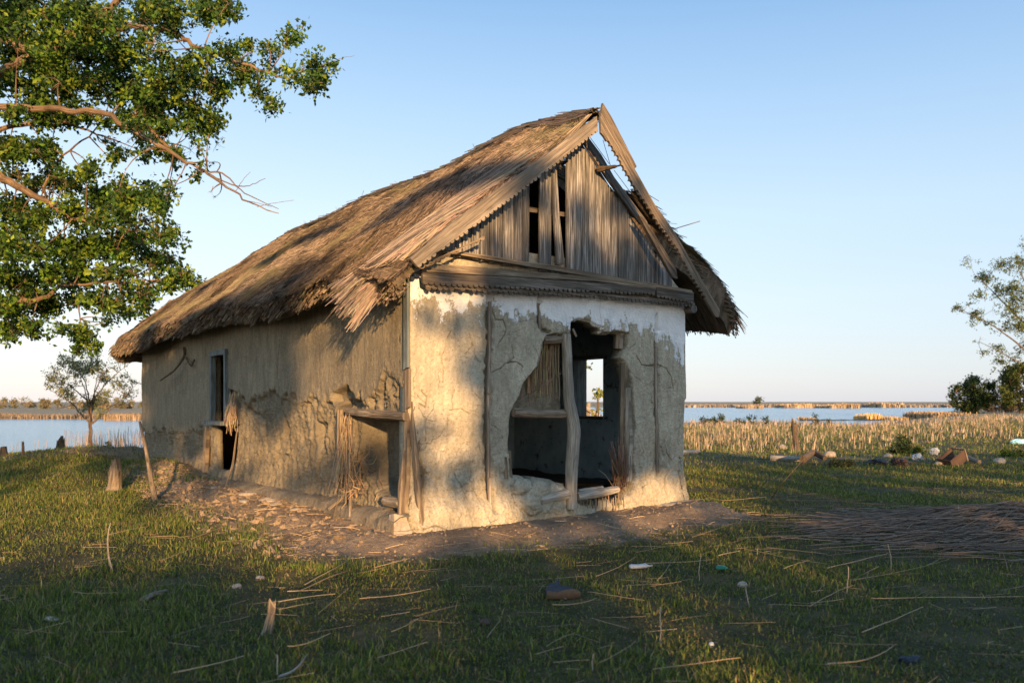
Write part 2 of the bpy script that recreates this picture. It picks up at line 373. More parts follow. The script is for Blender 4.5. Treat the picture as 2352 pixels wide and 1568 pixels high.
def inside(P, poly):
    r = np.zeros(len(P), bool); n = len(poly); x, y = P[:, 0], P[:, 1]
    for i in range(n):
        (x1, y1), (x2, y2) = poly[i], poly[(i + 1) % n]
        c = ((y1 > y) != (y2 > y)) & (x < (x2 - x1) * (y - y1) / (y2 - y1 + 1e-12) + x1); r ^= c
    return r
def sdist(P, poly):
    d = polydist(P, poly, True); return np.where(inside(P, poly), -d, d)
def slab(front, back, nu, nv, keep):
    """closed wall from two point grids (nu*nv,3); keep = bool per face"""
    F = gridfaces(nu, nv); F = F[keep]; n = nu * nv
    E = np.concatenate([F[:, [0, 1]], F[:, [1, 2]], F[:, [2, 3]], F[:, [3, 0]]])
    key = np.minimum(E[:, 0], E[:, 1]) * n + np.maximum(E[:, 0], E[:, 1])
    uq, inv, cnt = np.unique(key, return_inverse=True, return_counts=True)
    B = E[cnt[inv] == 1]
    side = np.stack([B[:, 1], B[:, 0], B[:, 0] + n, B[:, 1] + n], 1)
    return np.concatenate([front, back]), np.concatenate([F, F[:, ::-1] + n, side])

# ---- gable wall
ft = np.linspace(0, HW, 690); fz = np.linspace(-.12, 2.85, 536)
T2, Z2 = np.meshgrid(ft, fz, indexing='ij'); tt, zz = T2.ravel(), Z2.ravel()
jt = tt + .018 * fbm(tt * 11, zz * 11, 0, 5, 3, .7); jz = zz + .018 * fbm(tt * 9, zz * 9, 5, 5, 4, .65)
ckA = np.zeros_like(tt); PC = np.stack([tt + .012 * fbm(tt * 22, zz * 22, 0, 4, 91, .7), zz + .012 * fbm(tt * 22, zz * 22, 5, 4, 92, .7)], 1)
PP = np.stack([jt, jz], 1)
hole = [PF(c2(*p)) for p in [(1128, 205), (1160, 185), (1235, 200), (1265, 222), (1290, 225), (1300, 262), (1340, 268), (1365, 258), (1445, 268), (1443, 330), (1408, 395), (1440, 455), (1462, 540), (1468, 640), (1474, 700), (1480, 790), (1462, 860), (1462, 960), (1478, 1060), (1462, 1110), (1440, 1160), (1385, 1215), (1160, 1222), (1090, 1160), (1075, 1120), (1010, 1100), (905, 1075), (868, 1098), (825, 1070), (782, 1068), (776, 900), (783, 740), (792, 700), (835, 620), (852, 560), (905, 490), (935, 455), (948, 400), (962, 340), (985, 285), (1060, 268), (1128, 265)]]
keepv = sdist(PP, hole)
cracks = [  # polyline in crop coords, width m, depth m
    ([(658, 50), (650, 130), (657, 300), (645, 420), (650, 600), (640, 760), (645, 900), (648, 1100), (655, 1270)], .030, .06),
    ([(665, 110), (690, 185), (730, 180), (750, 230), (740, 270), (700, 330)], .009, .03), ([(668, 480), (690, 475), (720, 455), (750, 430), (800, 420), (840, 450), (835, 480)], .009, .03),
    ([(440, 245), (420, 280)], .007, .02), ([(395, 370), (385, 400), (395, 460), (390, 535)], .008, .025), ([(270, 590), (300, 620), (290, 680), (250, 660)], .012, .03),
    ([(947, 40), (935, 110), (943, 200), (957, 240), (1000, 255)], .022, .06), ([(1285, 60), (1278, 130), (1292, 215)], .010, .03),
    ([(1612, 150), (1607, 340), (1610, 500), (1604, 700), (1615, 880), (1615, 1060)], .024, .05), ([(1615, 440), (1660, 460), (1690, 510), (1705, 590)], .010, .03),
    ([(1495, 390), (1525, 440), (1590, 445)], .012, .035), ([(1610, 690), (1578, 650), (1580, 620)], .01, .03), ([(1690, 1030), (1650, 1080), (1640, 1140), (1645, 1210)], .009, .03),
    ([(1545, 1120), (1510, 1140), (1505, 1190)], .008, .02), ([(250, 990), (290, 1060), (272, 1160), (258, 1250)], .02, .05), ([(640, 570), (650, 640)], .02, .03),
    ([(240, 1370), (320, 1350), (420, 1390), (520, 1380), (600, 1345)], .01, .03), ([(780, 330), (790, 400), (760, 430)], .006, .02), ([(430, 700), (500, 690), (540, 720)], .007, .02),
    ([(540, 260), (560, 330), (520, 380)], .006, .015), ([(460, 560), (440, 640), (450, 690)], .006, .015), ([(1650, 870), (1665, 940), (1700, 990)], .012, .02), ([(1630, 900), (1650, 960)], .012, .02)]
low = ss(1.25, .35, zz); rightside = ss(2.6, 2.9, tt)
h = .014 * fbm(tt * 1.3, zz * 1.3, 0, 3, 7) + .004 * fbm(tt * 14, zz * 14, 0, 4, 8)
h += low * (.042 * fbm(tt * 3.5, zz * 3.0, 0, 5, 9, .6)) + low * .028 * fbm(tt * 16, zz * 12, 0, 5, 19, .72) + .004 * fbm(tt * 40, zz * 40, 0, 3, 20, .7) + low * (1 - rightside) * (.022 * np.abs(fbm(tt * 9, zz * 7, 1, 4, 10, .6)) - .01)
h += .07 * ss(.55, .0, zz) + .05 * ss(.4, .2, zz) * ss(1.25, .9, tt) * ss(-.1, .3, tt)
h += low * rightside * .015 * fbm(tt * 11, zz * 3, 0, 3, 12)
h += .02 * ss(.55, .45, zz + .05 * noise(tt * 6, 0, 0, 5)) * ss(1.45, 1.2, tt)
# lump right of the first lath, hollow zones
h += .09 * np.exp(-((tt - 1.62) / .28) ** 2 - ((zz - .3) / .24) ** 2)
for pl, wd, dp in cracks:
    wd *= .48 if wd < .015 else 1
    q = polydist(PC, [PF(c2(*p)) for p in pl]); wv_ = wd * (1 + .5 * noise(tt * 20, zz * 20, 0, 5))
    h -= dp * np.exp(-(q / wv_) ** 2); ckA = np.maximum(ckA, np.exp(-(q / (wv_ * .7)) ** 2) * (.75 if wd > .015 else .9))
# random thin cracks
for k in range(55):
    t0, z0 = rng.uniform(.05, 3.75), rng.uniform(.3, 2.2); a = rng.uniform(0, 6.28); pl = [(t0, z0)]
    for j in range(rng.integers(3, 7)):
        a += rng.normal(0, .6); t0 += .05 * math.cos(a); z0 += .05 * math.sin(a) * 1.4; pl.append((t0, z0))
    q = polydist(PC, pl); h -= .008 * np.exp(-(q / .0035) ** 2); ckA = np.maximum(ckA, .8 * np.exp(-(q / .003) ** 2))
edge = ss(.035, 0, keepv)
h -= edge * (.03 + .025 * fbm(tt * 12, zz * 12, 0, 3, 14)); h -= .05 * ss(.04, 0, keepv) * (noise(tt * 7, zz * 7, 0, 6) > -.3)
h -= .05 * ss(.06, .0, tt) * ss(1.3, 1.0, zz + .1 * noise(zz * 9, 0, 0, 3)) + .045 * ss(.05, 0, np.abs(tt - .11 - .04 * noise(zz * 6, 0, 0, 9))) * ss(.95, .8, zz) * ss(.1, .2, zz)
h -= .02 * ss(.03, 0, tt) + .02 * ss(.03, 0, HW - tt)
off = .015 * fbm(zz * 3, 2, 0, 3, 15)
sx = tt + np.where(tt > HW * .97, 1, 0) * (off + .02 * ss(.45, 0, zz) - .03 * ss(1.35, 1.3, zz)) 
zq = np.minimum(zz, zunder(tt) - .0)
fr = np.stack([sx, -h, zq], 1); bk = np.stack([tt, np.full_like(tt, .20) + .02 * fbm(tt * 4, zz * 4, 8, 3, 2), zq], 1)
Fc = gridfaces(len(ft), len(fz)); cen = keepv[Fc].mean(1); keep = (cen > 0) & (Z2.ravel()[Fc].mean(1) < (zunder(tt) + .02)[Fc].mean(1))
V, F = slab(fr, bk, len(ft), len(fz), keep)
wb_x, wb_z = zip(*[PF(p) for p in [(946, 692), (1000, 706), (1060, 712), (1115, 694), (1180, 716), (1240, 712), (1310, 742), (1350, 724), (1380, 752), (1450, 742), (1510, 752), (1540, 785), (1570, 815), (1577, 740)]])
wash = (zz - np.interp(tt, wb_x, wb_z)) / .26 + .68 - .25 * ss(1.0, .1, tt) - 12 * ss(2.49, 2.55, zz)
mud_dark = np.clip(.9 * ss(.06, .0, keepv) + .5 * low * (.5 + .8 * fbm(tt * 3, zz * 2, 3, 4, 77)), 0, 1)  # darker along the hole edge and in patches low down
mk('front_wall', V, F, M['mud'], hut, {'wash': np.concatenate([np.clip(wash, -3, 2), np.full(len(tt), -3.)]), 'mud_dark': np.concatenate([mud_dark, mud_dark * 0 + 1]), 'crack': np.concatenate([ckA, ckA * 0])}, True)

for (cx_, cy_, sx_2, sd) in [(830, 1105, .12, 1), (920, 1120, .15, 2), (1010, 1140, .13, 3), (880, 1180, .16, 4), (1300, 1215, .10, 5), (1420, 1190, .09, 6), (700, 1330, .10, 7)]:
    q_ = PF(c2(cx_, cy_), .02); th_, ph = np.meshgrid(np.linspace(0, np.pi, 34), np.linspace(0, 2 * np.pi, 60, endpoint=False), indexing='ij')
    x, y, z = np.sin(th_) * np.cos(ph), np.sin(th_) * np.sin(ph), np.cos(th_); rr = 1 + .45 * fbm(x * 1.6 + sd, y * 1.6, z * 1.6, 6, sd, .68)
    V = np.stack([x * rr * sx_2 * 1.2 + q_[0], y * rr * sx_2 * .7 - .02, z * rr * sx_2 * .8 + max(.05, q_[1] - sx_2 * .55)], -1).reshape(-1, 3); nu, nv = x.shape
    F = [(i * nv + j, (i + 1) * nv + j, (i + 1) * nv + (j + 1) % nv, i * nv + (j + 1) % nv) for i in range(nu - 1) for j in range(nv)]
    mk('broken_clay', V, F, M['mud'], hut, {'wash': np.full(len(V), -3.), 'mud_dark': np.full(len(V), .35), 'crack': np.zeros(len(V))}, True)
# ---- long left wall
ckS = 0
ds = [0.0]
while ds[-1] < HD: ds.append(ds[-1] + .011 + ds[-1] * .0016)
fs = np.array(ds[:-1] + [HD]); fz = np.linspace(-.12, 2.62, 250)
S2, Z2 = np.meshgrid(fs, fz, indexing='ij'); s1, z1 = S2.ravel(), Z2.ravel()
P2 = np.stack([s1 + .02 * fbm(s1 * 8, z1 * 8, 0, 3, 23), z1 + .02 * fbm(s1 * 8, z1 * 8, 4, 3, 24)], 1)
win = [PS(p) for p in [(489, 818), (522, 815), (520, 966), (487, 966)]]
ws = (min(a for a, b in win), max(a for a, b in win)); wz = (.98, 2.03)
ws = (5.72, 6.55)
zed = np.interp(s1, [0, .5, .9, 1.3, 1.7, 2.2, 3.0, 4.2, 5.2, 6.4, 8, 12], [1.42, 1.55, 1.30, 1.40, 1.30, 1.3, 1.38, 1.42, 1.35, .9, .75, .7]) + .22 * fbm(s1 * 5, 0, 0, 6, 25, .72)
er = ss(zed + .012, zed - .012, z1 + .03 * fbm(s1 * 20, z1 * 20, 0, 3, 37))
hs = .014 * fbm(s1 * 1.2, z1 * 1.2, 0, 3, 26) + .006 * fbm(s1 * 12, z1 * 1.6, 0, 4, 27) * ss(0, 3, 4 - s1 * .2) + .003 * fbm(s1 * 30, z1 * 9, 0, 3, 28)
flute = fbm(s1 * 10, z1 * 3.2, 0, 6, 29, .70)
hs += er * (-.055 + .075 * flute + .030 * noise(s1 * 26 + 2 * noise(s1 * 3, z1 * 4, 0, 3), z1 * 3.5, 0, 39) + .04 * np.abs(fbm(s1 * 22, z1 * 14, 0, 4, 36, .7)) + .03 * fbm(s1 * 3, z1 * 3, 0, 4, 30))
lip = np.exp(-((z1 - zed - .03) / .05) ** 2) * ss(5.5, 4.5, s1); hs += lip * (.008 + .012 * noise(s1 * 11, 0, 0, 3))
hs += .07 * ss(.4, 0, z1)
def recess(poly, depth, e=.03, P=None):
    d = sdist(P2, [PS(c3(*p)) for p in poly]); return depth * ss(e, -e, d)
r1 = recess([(1232, 875), (1478, 880), (1480, 1310), (1400, 1250), (1330, 1230), (1255, 1120), (1235, 1000)], 1)
r2 = recess([(545, 905), (662, 890), (658, 1050), (640, 1110), (600, 1130), (550, 1120)], 1)
hole2 = sdist(P2, [PS(c3(*p)) for p in [(548, 905), (655, 895), (655, 1040), (632, 1110), (600, 1125), (556, 1118)]])
r3 = recess([(618, 735), (662, 745), (658, 890), (616, 885)], 1, .02)
r4 = recess([(1120, 755), (1190, 715), (1230, 770), (1228, 830), (1150, 830), (1120, 790)], 1, .02)
r5 = recess([(1030, 880), (1080, 900), (1070, 1060), (1035, 1010)], 1, .03)
hs = hs * (1 - .7 * np.maximum(r1, r2)) - r1 * (.34 + .03 * fbm(s1 * 14, z1 * 14, 0, 5, 33, .7)) - r2 * .03 - r3 * .14 - r4 * .13 - r5 * .07
for pl, wd, dp in [([(865, 780), (868, 900), (880, 1050), (885, 1230)], .035, .10), ([(865, 500), (855, 650), (865, 780)], .008, .02), ([(375, 480), (385, 620), (380, 900)], .01, .02),
                   ([(1140, 800), (1145, 1000), (1140, 1200)], .035, .09), ([(940, 850), (945, 1000), (935, 1180)], .018, .05), ([(740, 900), (745, 1150)], .015, .05), ([(1040, 850), (1050, 1000), (1040, 1200)], .02, .05), ([(670, 740), (690, 820), (780, 870)], .02, .04), ([(515, 500), (530, 570)], .008, .015), ([(350, 1080), (345, 1150)], .06, .1),
                   ([(1480, 420), (1480, 620), (1478, 760)], .025, .04), ([(250, 850), (265, 920)], .02, .03)]:
    q = polydist(P2, [PS(c3(*p)) for p in pl]); e_ = np.exp(-(q / (wd * (1 + .5 * noise(s1 * 15, z1 * 15, 0, 8)))) ** 2); hs -= dp * e_; ckS = np.maximum(ckS, e_ * .8)
inwin = (s1 > ws[0]) & (s1 < ws[1]) & (z1 > wz[0]) & (z1 < wz[1])
zt = np.minimum(z1, 2.62)
endb = ss(HD - .15, HD, s1) * (.06 * fbm(z1 * 2, 0, 0, 3, 4))
fr = np.stack([-hs, s1 + endb, zt], 1); bk = np.stack([.46 - .33 * ss(2.5, 4.5, s1), s1 * (HD - .4) / HD + .21, zt], 1)
Fc = gridfaces(len(fs), len(fz)); keep = ~(inwin[Fc].all(1)) & (hole2[Fc].mean(1) > 0)
V, F = slab(fr, bk, len(fs), len(fz), keep)
side_dark = np.clip(.18 * er + .75 * er * ss(0, .5, fbm(s1 * 14, z1 * 5, 2, 4, 55, .7)) + .8 * np.maximum(np.maximum(r1, r2), np.maximum(r3, r4)) + .25 * er + .5 * ss(-.1, .4, -flute) * er, 0, 1)  # darker where eroded, in the recesses and in the flute hollows
mk('side_wall', V, F, M['mud_side'], hut, {'wash': np.full(len(V), -3.), 'mud_dark': np.concatenate([side_dark, side_dark * 0 + 1]), 'crack': np.concatenate([ckS, ckS * 0])}, True)

def boxes(lst):
    V, F = [], []
    for (x0, x1, y0, y1, z0, z1) in lst:
        b = len(V); V += [(x, y, z) for x in (x0, x1) for y in (y0, y1) for z in (z0, z1)]
        F += [tuple(b + i for i in f) for f in ((0, 1, 3, 2), (4, 6, 7, 5), (0, 4, 5, 1), (2, 3, 7, 6), (0, 2, 6, 4), (1, 5, 7, 3))]
    return V, F
def zero(V): return {'wash': np.full(len(V), -3.), 'mud_dark': np.zeros(len(V))}
# right long wall with a window, end wall, partition, floor
wa, wb, w0, w1 = 1.26, 1.90, 1.06, 1.93
x0, x1 = HW - .22, HW - .012
V, F = boxes([(x0, x1, .25, wa, -.1, 2.45), (x0, x1, wb, HD, -.1, 2.45), (x0, x1, wa, wb, -.1, w0), (x0, x1, wa, wb, w1, 2.45)])
mk('back_wall', V, F, M['paint'], hut)
V, F = boxes([(.22, HW - .23, HD - .2, HD, -.1, 2.45)]); mk('end_wall', V, F, M['mud_raw'], hut, zero(V))
V, F = boxes([(.21, HW - .23, 3.25, 3.37, 0, 2.46)]); mk('partition_wall', V, F, M['paint'], hut)
V, F = boxes([(.21, HW - .23, .25, HD - .21, 2.47, 2.53)]); mk('ceiling', V, F, M['fascia'], hut, {'g': np.array(V)})
gx, gy = np.meshgrid(np.linspace(.15, HW - .2, 70), np.linspace(.16, 3.3, 60), indexing='ij')
mk('floor', np.stack([gx, gy, .27 + .04 * fbm(gx * 3, gy * 3, 0, 4, 3) + .1 * ss(.6, .1, gy)], -1).reshape(-1, 3), gridfaces(70, 60), M['dark'], hut, smooth=True)
# inner window frame
V, F = boxes([(x0 - .02, x1 + .02, wb - .05, wb - .003, w0 + .003, w1 - .003), (x0 - .02, x1 + .02, wa + .003, wb - .052, w1 - .045, w1 - .003), (x0 - .02, x1 + .02, wa + .003, wb - .052, w0 + .003, w0 + .04)])
wf = mk('window', V, F, M['bluewood'], hut, {'g': np.array(V)[:, [2, 0, 1]] * 1.0})
# reed-and-mud backing left of the post in the broken wall
def g_for(V, ax=2, off=0.0):
    V = np.asarray(V, float); o = [i for i in (0, 1, 2) if i != ax]
    return np.stack([V[:, ax], V[:, o[0]] + V[:, o[1]], np.full(len(V), off)], 1)
a0 = PF(c2(790, 700)); a1 = PF(c2(1070, 300))
nt_, nz_ = 90, 110
gt, gzz = np.meshgrid(np.linspace(a0[0] - .04, a1[0] + .02, nt_), np.linspace(a0[1] - .02, a1[1] + .1, nz_), indexing='ij')
hb = .015 * fbm(gt * 6, gzz * 6, 0, 4, 61, .6) + .008 * np.abs(noise(gt * 55, gzz * 2, 0, 6)) * 1.5 + .04 * ss(a0[1] + .28, a0[1], gzz + .05 * noise(gt * 8, 0, 0, 2))
fr = np.stack([gt, .10 - hb, gzz], -1).reshape(-1, 3); bk = np.stack([gt, gt * 0 + .17, gzz], -1).reshape(-1, 3)
V, F = slab(fr, bk, nt_, nz_, np.ones((nt_ - 1) * (nz_ - 1), bool))
mk('mud_backing', V, F, M['mud_raw'], hut, zero(V), True)
def straws(name, n, f, mat=None, parent=None, sides=3, base=(.30, .21, .12), var=.35, **kw):
    P, Rr = f(n); V, F, ids, G = tubes(P, Rr, sides)
    c = np.array(base)[None] * (1 + var * rng.normal(size=(n, 1))).clip(.25, 2) * (1 + .08 * rng.normal(size=(n, 3)))
    return mk(name, V, F, mat or M['straw'], parent, {'col': c[ids].clip(.01, .8)})
def f(n):
    x = rng.uniform(a0[0] + .05, a1[0], n); zt_ = a1[1] + rng.uniform(-.05, .06, n); zb_ = a0[1] + rng.uniform(.0, .75, n) * rng.random(n)
    k = np.linspace(0, 1, 5)
    P = np.stack([x[:, None] + .02 * rng.normal(size=(n, 1)) * k + .004 * rng.normal(size=(n, 5)), np.full((n, 5), .075) + .01 * rng.normal(size=(n, 5)), zt_[:, None] + (zb_ - zt_)[:, None] * k], -1)
    return P, rng.uniform(.003, .007, (n, 1))
straws('exposed_reeds', 60, f, parent=hut, base=(.27, .19, .11))

# ---- boards and poles of the hut
def board(name, pts, o, th, mat, parent=hut, plane='F', grain=None, warp=0.0, rnd=None):
    """outline pts in (t,z) (or (s,z)); front face o metres outside the wall plane, th thick"""
    pts = [tuple(map(float, p)) for p in pts]; n = len(pts)
    ar = sum(pts[i][0] * pts[(i + 1) % n][1] - pts[(i + 1) % n][0] * pts[i][1] for i in range(n))
    if ar < 0: pts = pts[::-1]
    P = np.array(pts)
    if grain is None:
        c = P - P.mean(0); u_, s_, vt = np.linalg.svd(c, full_matrices=False); d = vt[0]
    else: d = np.array(grain, float); d /= np.linalg.norm(d)
    al = P @ d; ac = P @ np.array([-d[1], d[0]]); rr = rnd if rnd is not None else random.uniform(0, 50)
    w_ = warp * np.sin(al * 2.1 + rr)
    if plane == 'F': A = [(p[0], -o - q, p[1]) for p, q in zip(pts, w_)]; B = [(p[0], -o + th - q, p[1]) for p, q in zip(pts, w_)]
    else: A = [(-o - q, p[0], p[1]) for p, q in zip(pts, w_)]; B = [(-o + th - q, p[0], p[1]) for p, q in zip(pts, w_)]
    V = A + B; F = [tuple(range(n)), tuple(range(2 * n - 1, n - 1, -1))] + [(i, i + n, (i + 1) % n + n, (i + 1) % n) for i in range(n)]
    if plane != 'F': F = [f_[::-1] for f_ in F]
    G = np.concatenate([np.stack([al, ac, al * 0 + rr], 1), np.stack([al, ac + .5, al * 0 + rr], 1)])
    if name is None: return V, F, G
    return mk(name, V, F, mat, parent, {'g': G})
def scal(a, b, pitch, r, side=1, k=5):
    """scalloped edge from a to b bulging to one side"""
    a = np.array(a); b = np.array(b); L = np.linalg.norm(b - a); n = max(1, int(L / pitch)); d = (b - a) / L; nn = np.array([-d[1], d[0]]) * side; out = []
    for i in range(n):
        c = a + d * (i + .5) * L / n; h_ = L / n / 2
        if random.random() < .05: out.append(tuple(c - d * h_ * .8)); out.append(tuple(c + d * h_ * .7 + nn * r * .2)); continue
        q_r = random.uniform(.65, 1.1)
        for j in range(k + 1):
            an = math.pi * (1 - j / k); out.append(tuple(c + d * h_ * .86 * math.cos(an) + nn * r * q_r * math.sin(an)))
    return out
ob = .42
L_up = [PF(p, ob) for p in [(943.6, 593), (1051.6, 501), (1227, 377), (1371, 267)]]
L_lo = [PF(p, ob) for p in [(958, 612), (1095, 512), (1268, 380), (1374, 296)]]
edge_ = []
for a, b in zip(L_lo[:-1], L_lo[1:]): edge_ += scal(a, b, .058, .028, -1)
board('bargeboard', L_up[::-1] + edge_, ob, .03, M['barge_pale'], grain=(1, .8))
q1 = lambda *p: [PF(c1(*x), ob) for x in p]
rt = q1((1417, 103), (1470, 190), (1628, 500), (1615, 515), (1740, 735), (1880, 930), (1990, 1130), (2150, 1400), (2145, 1440), (2125, 1440), (2060, 1330))
le = q1((2060, 1330), (1960, 1180), (1890, 1040), (1760, 860), (1680, 730), (1600, 620), (1530, 490), (1480, 400), (1420, 310))
edge_ = []
for a, b in zip(le[:-1], le[1:]): edge_ += scal(a, b, .058, .028, -1)
board('bargeboard', rt + edge_ + q1((1405, 290), (1400, 200)), ob + .035, .03, M['barge'], grain=(1, -1.1))
board('rafter_board', [PF(c1(*p), .10) for p in [(1310, 345), (1335, 308), (1420, 420), (1500, 560), (1700, 830), (1670, 860), (1450, 560)]], .10, .03, M['fascia'], grain=(1, -.95))
board('rafter_board', [PF(c1(*p), .30) for p in [(1655, 800), (1700, 830), (1890, 1140), (1900, 1200), (1870, 1190), (1780, 1030)]], .30, .04, M['fascia'], grain=(1, -.95))
board('trim_strip', scal(PF(c1(250, 1150), .30), PF(c1(690, 940), .30), .06, .018, -1) + [PF(c1(688, 930), .30), PF(c1(246, 1138), .30)], .30, .018, M['oldwood'], grain=(1, .4))
# purlin ends and underside battens between gable and bargeboards
PFc = lambda p, o=0.0: PF(c1(*p), o)
board('sagging_strip', [PFc(p, .10) for p in [(405, 1012), (700, 1052), (1100, 1112), (1500, 1185), (2000, 1285), (2000, 1310), (1500, 1208), (1000, 1128), (600, 1060), (405, 1026)]], .10, .05, M['oldwood'], grain=(1, -.02))
board('fascia_beam', [PFc(p, .12) for p in [(330, 1102), (800, 1138), (1400, 1190), (1700, 1220), (1990, 1270), (1998, 1315), (1750, 1262), (1400, 1215), (800, 1182), (292, 1152)]], .12, .05, M['oldwood'], grain=(1, -.01))
a, b = PFc((300, 1222), .15), PFc((1758, 1288), .15)
board('fascia_board', [PFc(p, .15) for p in [(1762, 1258), (1400, 1224), (800, 1186), (298, 1160)]] + scal(a, b, .062, .028, -1), .15, .03, M['fascia'], grain=(1, -.01))
a, b = PFc((1768, 1300), .13), PFc((2000, 1345), .13)
board('fascia_board', [PFc(p, .13) for p in [(2000, 1290), (1766, 1252)]] + scal(a, b, .062, .028, -1), .13, .03, M['fascia'], grain=(1, -.02))
edge_ = scal(PFc((318, 1252), .115), PFc((1400, 1305), .115), .062, .03, -1) + scal(PFc((1400, 1305), .115), PFc((2008, 1362), .115), .062, .03, -1)
board('scalloped_trim', [PFc(p, .115) for p in [(2008, 1345), (1400, 1290), (312, 1236)]] + edge_, .115, .02, M['fascia'], grain=(1, -.02))
# gable planks
xb = [440, 500, 545, 600, 655, 712, 795, 865, 920, 965, None, 1025, 1103, None, 1195, 1250, 1310, 1370, 1418, 1475, 1522, 1585, 1650, 1700, 1760, 1860]
bl = [(400, 1020), (1000, 1122), (2000, 1295)]
parts = []
for a, b in zip(xb[:-1], xb[1:]):
    if a is None or b is None: continue
    for cut in ([(a, b)] if b - a < 75 or a in (1025,) else [(a, (a + b) / 2 + 2), ((a + b) / 2 + 2, b)]):
        xa, xc = cut
        ta, tb = PFc((xa, 800), .04)[0], PFc((xc, 800), .04)[0]
        zbt = [PFc((x, np.interp(x, *zip(*bl)) + 8), .04)[1] + random.uniform(-.03, .0) for x in (xa, xc)]
        za, zc_ = [4.13 - (.80 * (2.06 - q) if q < 2.06 else .93 * (q - 2.06)) - .0 for q in (ta, tb)]
        g_ = random.uniform(.002, .006); sk = random.uniform(-.006, .006)
        if za - zbt[0] < .03 and zc_ - zbt[1] < .03: continue
        pts = [(ta + g_ + sk, zbt[0]), (tb - g_ + sk, zbt[1]), (tb - g_, max(zc_, zbt[1] + .01))]
        if ta < 2.06 < tb: pts.append((2.06, 4.13))
        pts.append((ta + g_, max(za, zbt[0] + .01)))
        parts.append(board(None, pts, .05 + random.uniform(-.008, .012), .022, None, grain=(0, 1)))
V, F, G = join(parts); mk('plank_cladding', V, F, M['plank'], hut, {'g': G})
board('loose_plank', [PFc(p, .07) for p in [(1112, 480), (1138, 470), (1158, 800), (1190, 1105), (1142, 1108), (1122, 800)]], .07, .022, M['plank'], grain=(.05, -1))
for q in ([(940, 745), (1210, 785), (1210, 812), (940, 775)], [(940, 1052), (1210, 1092), (1210, 1125), (940, 1085)], [(1130, 450), (1200, 462), (1200, 480), (1130, 468)]): board('gable_batten', [PFc(p, .0) for p in q], .0, .04, M['oldwood'], grain=(1, 0))
# laths showing in the plaster
def lath(pts, wd, o=.024, mat='lath'):
    q = [PF(c2(*p), o) for p in pts]; L = [(a - wd / 2, b) for a, b in q]; Rr_ = [(a + wd / 2, b) for a, b in q][::-1]
    board('lath', L + Rr_, o, .02, M[mat], grain=(0, 1), warp=.004)
lath([(657, 80), (657, 350), (652, 600)], .036); lath([(650, 612), (652, 800), (652, 1080)], .034, .034); lath([(652, 1085), (660, 1280)], .034, .05)
lath([(1605, 335), (1604, 520), (1608, 760), (1612, 1050)], .030, .018); lath([(940, 90), (945, 250)], .03, -.01); lath([(1276, 140), (1276, 235)], .035, -.03)
# corner trim + split corner post
board('corner_trim', [(-.02, 1.62), (.055, 1.60), (.055, 2.62), (-.02, 2.62)], .035, .03, M['bluewood'], plane='S', grain=(0, 1))
board('corner_trim', [(-.03, 1.25), (.05, 1.22), (.05, 1.595), (-.03, 1.61)], .025, .03, M['oldwood'], plane='S', grain=(0, 1))
def pole(name, pts, rad, mat='pole', sides=14, rough=.006, parent=hut, sub=8):
    pts = np.array(pts, float); k = (len(pts) - 1) * sub + 1; tq = np.linspace(0, len(pts) - 1, k)
    P = np.stack([np.interp(tq, range(len(pts)), pts[:, i]) for i in range(3)], 1)
    if len(pts) > 2:
        for _ in range(3): P[1:-1] = (P[:-2] + 2 * P[1:-1] + P[2:]) / 4
    rad = np.interp(tq, np.linspace(0, len(pts) - 1, len(rad)), rad) if hasattr(rad, '__len__') else np.full(k, rad)
    V, F, ids, G = tubes(P[None], rad[None], sides, cap=True)
    ctr = np.repeat(P, sides, 0); d = V - ctr; nr = fbm(V[:, 0] * 18, V[:, 1] * 18, V[:, 2] * 5, 3, 5); V = V + d / np.linalg.norm(d, axis=1, keepdims=True) * (nr * rough)[:, None]
    return mk(name, V, F, M[mat], parent, {'g': G}, False)
def flat(name, pts, wd, th, mat='oldwood', **k):
    o = pole(name, pts, wd, mat, 8, .004, **k); return o
pole('corner_post', [(-.02, .06, .1), (-.0, .05, .6), (.01, .05, 1.25), (.02, .08, 1.6)], [.042, .036, .034, .03], 'oldwood', 7, .012)
pole('corner_post', [(.10, -.07, .04), (.07, -.045, .5), (.035, -.01, 1.0), (.03, .0, 1.3)], [.036, .034, .024, .01], 'oldwood', 6, .012)
pole('corner_post', [(-.08, .02, .05), (-.07, .02, .5), (-.05, .02, .85)], [.035, .03, .01], 'oldwood', 6, .01)
# timbers of the broken opening
def PFo(x, y, o): a = PF(c2(x, y), o); return (a[0], -o, a[1])
pole('post', [PFo(1118, 1262, .10), PFo(1120, 1050, .08), PFo(1136, 810, .07), PFo(1106, 640, .05), PFo(1098, 450, .04), PFo(1092, 268, .02)], [.062, .068, .072, .062, .056, .052], 'pole', 18, .010)
parts_rail = pole('rail', [PFo(790, 712, .02), PFo(900, 718, .035), PFo(1085, 722, .02)], [.045, .05, .05], 'oldwood', 8, .008)
pole('rail', [PFo(940, 1212, .09), PFo(1095, 1175, .10)], [.055, .062], 'pole', 7, .006)
pole('rail', [PFo(1152, 1192, .10), PFo(1280, 1170, .12), PFo(1382, 1150, .10)], [.048, .05, .042], 'pole', 8, .007)
pole('rail', [PFo(1160, 1158, .02), PFo(1240, 1148, .0), PFo(1300, 1138, .02)], [.02, .022, .018], 'pole', 7, .004)
pole('jamb', [PFo(1412, 1110, -.04), PFo(1415, 800, -.05), PFo(1418, 430, -.06)], [.055, .05, .05], 'oldwood', 7, .01)
pole('jamb', [PFo(1440, 1105, .0), PFo(1445, 850, -.01), PFo(1440, 570, -.02)], [.05, .055, .035], 'pole', 7, .01)
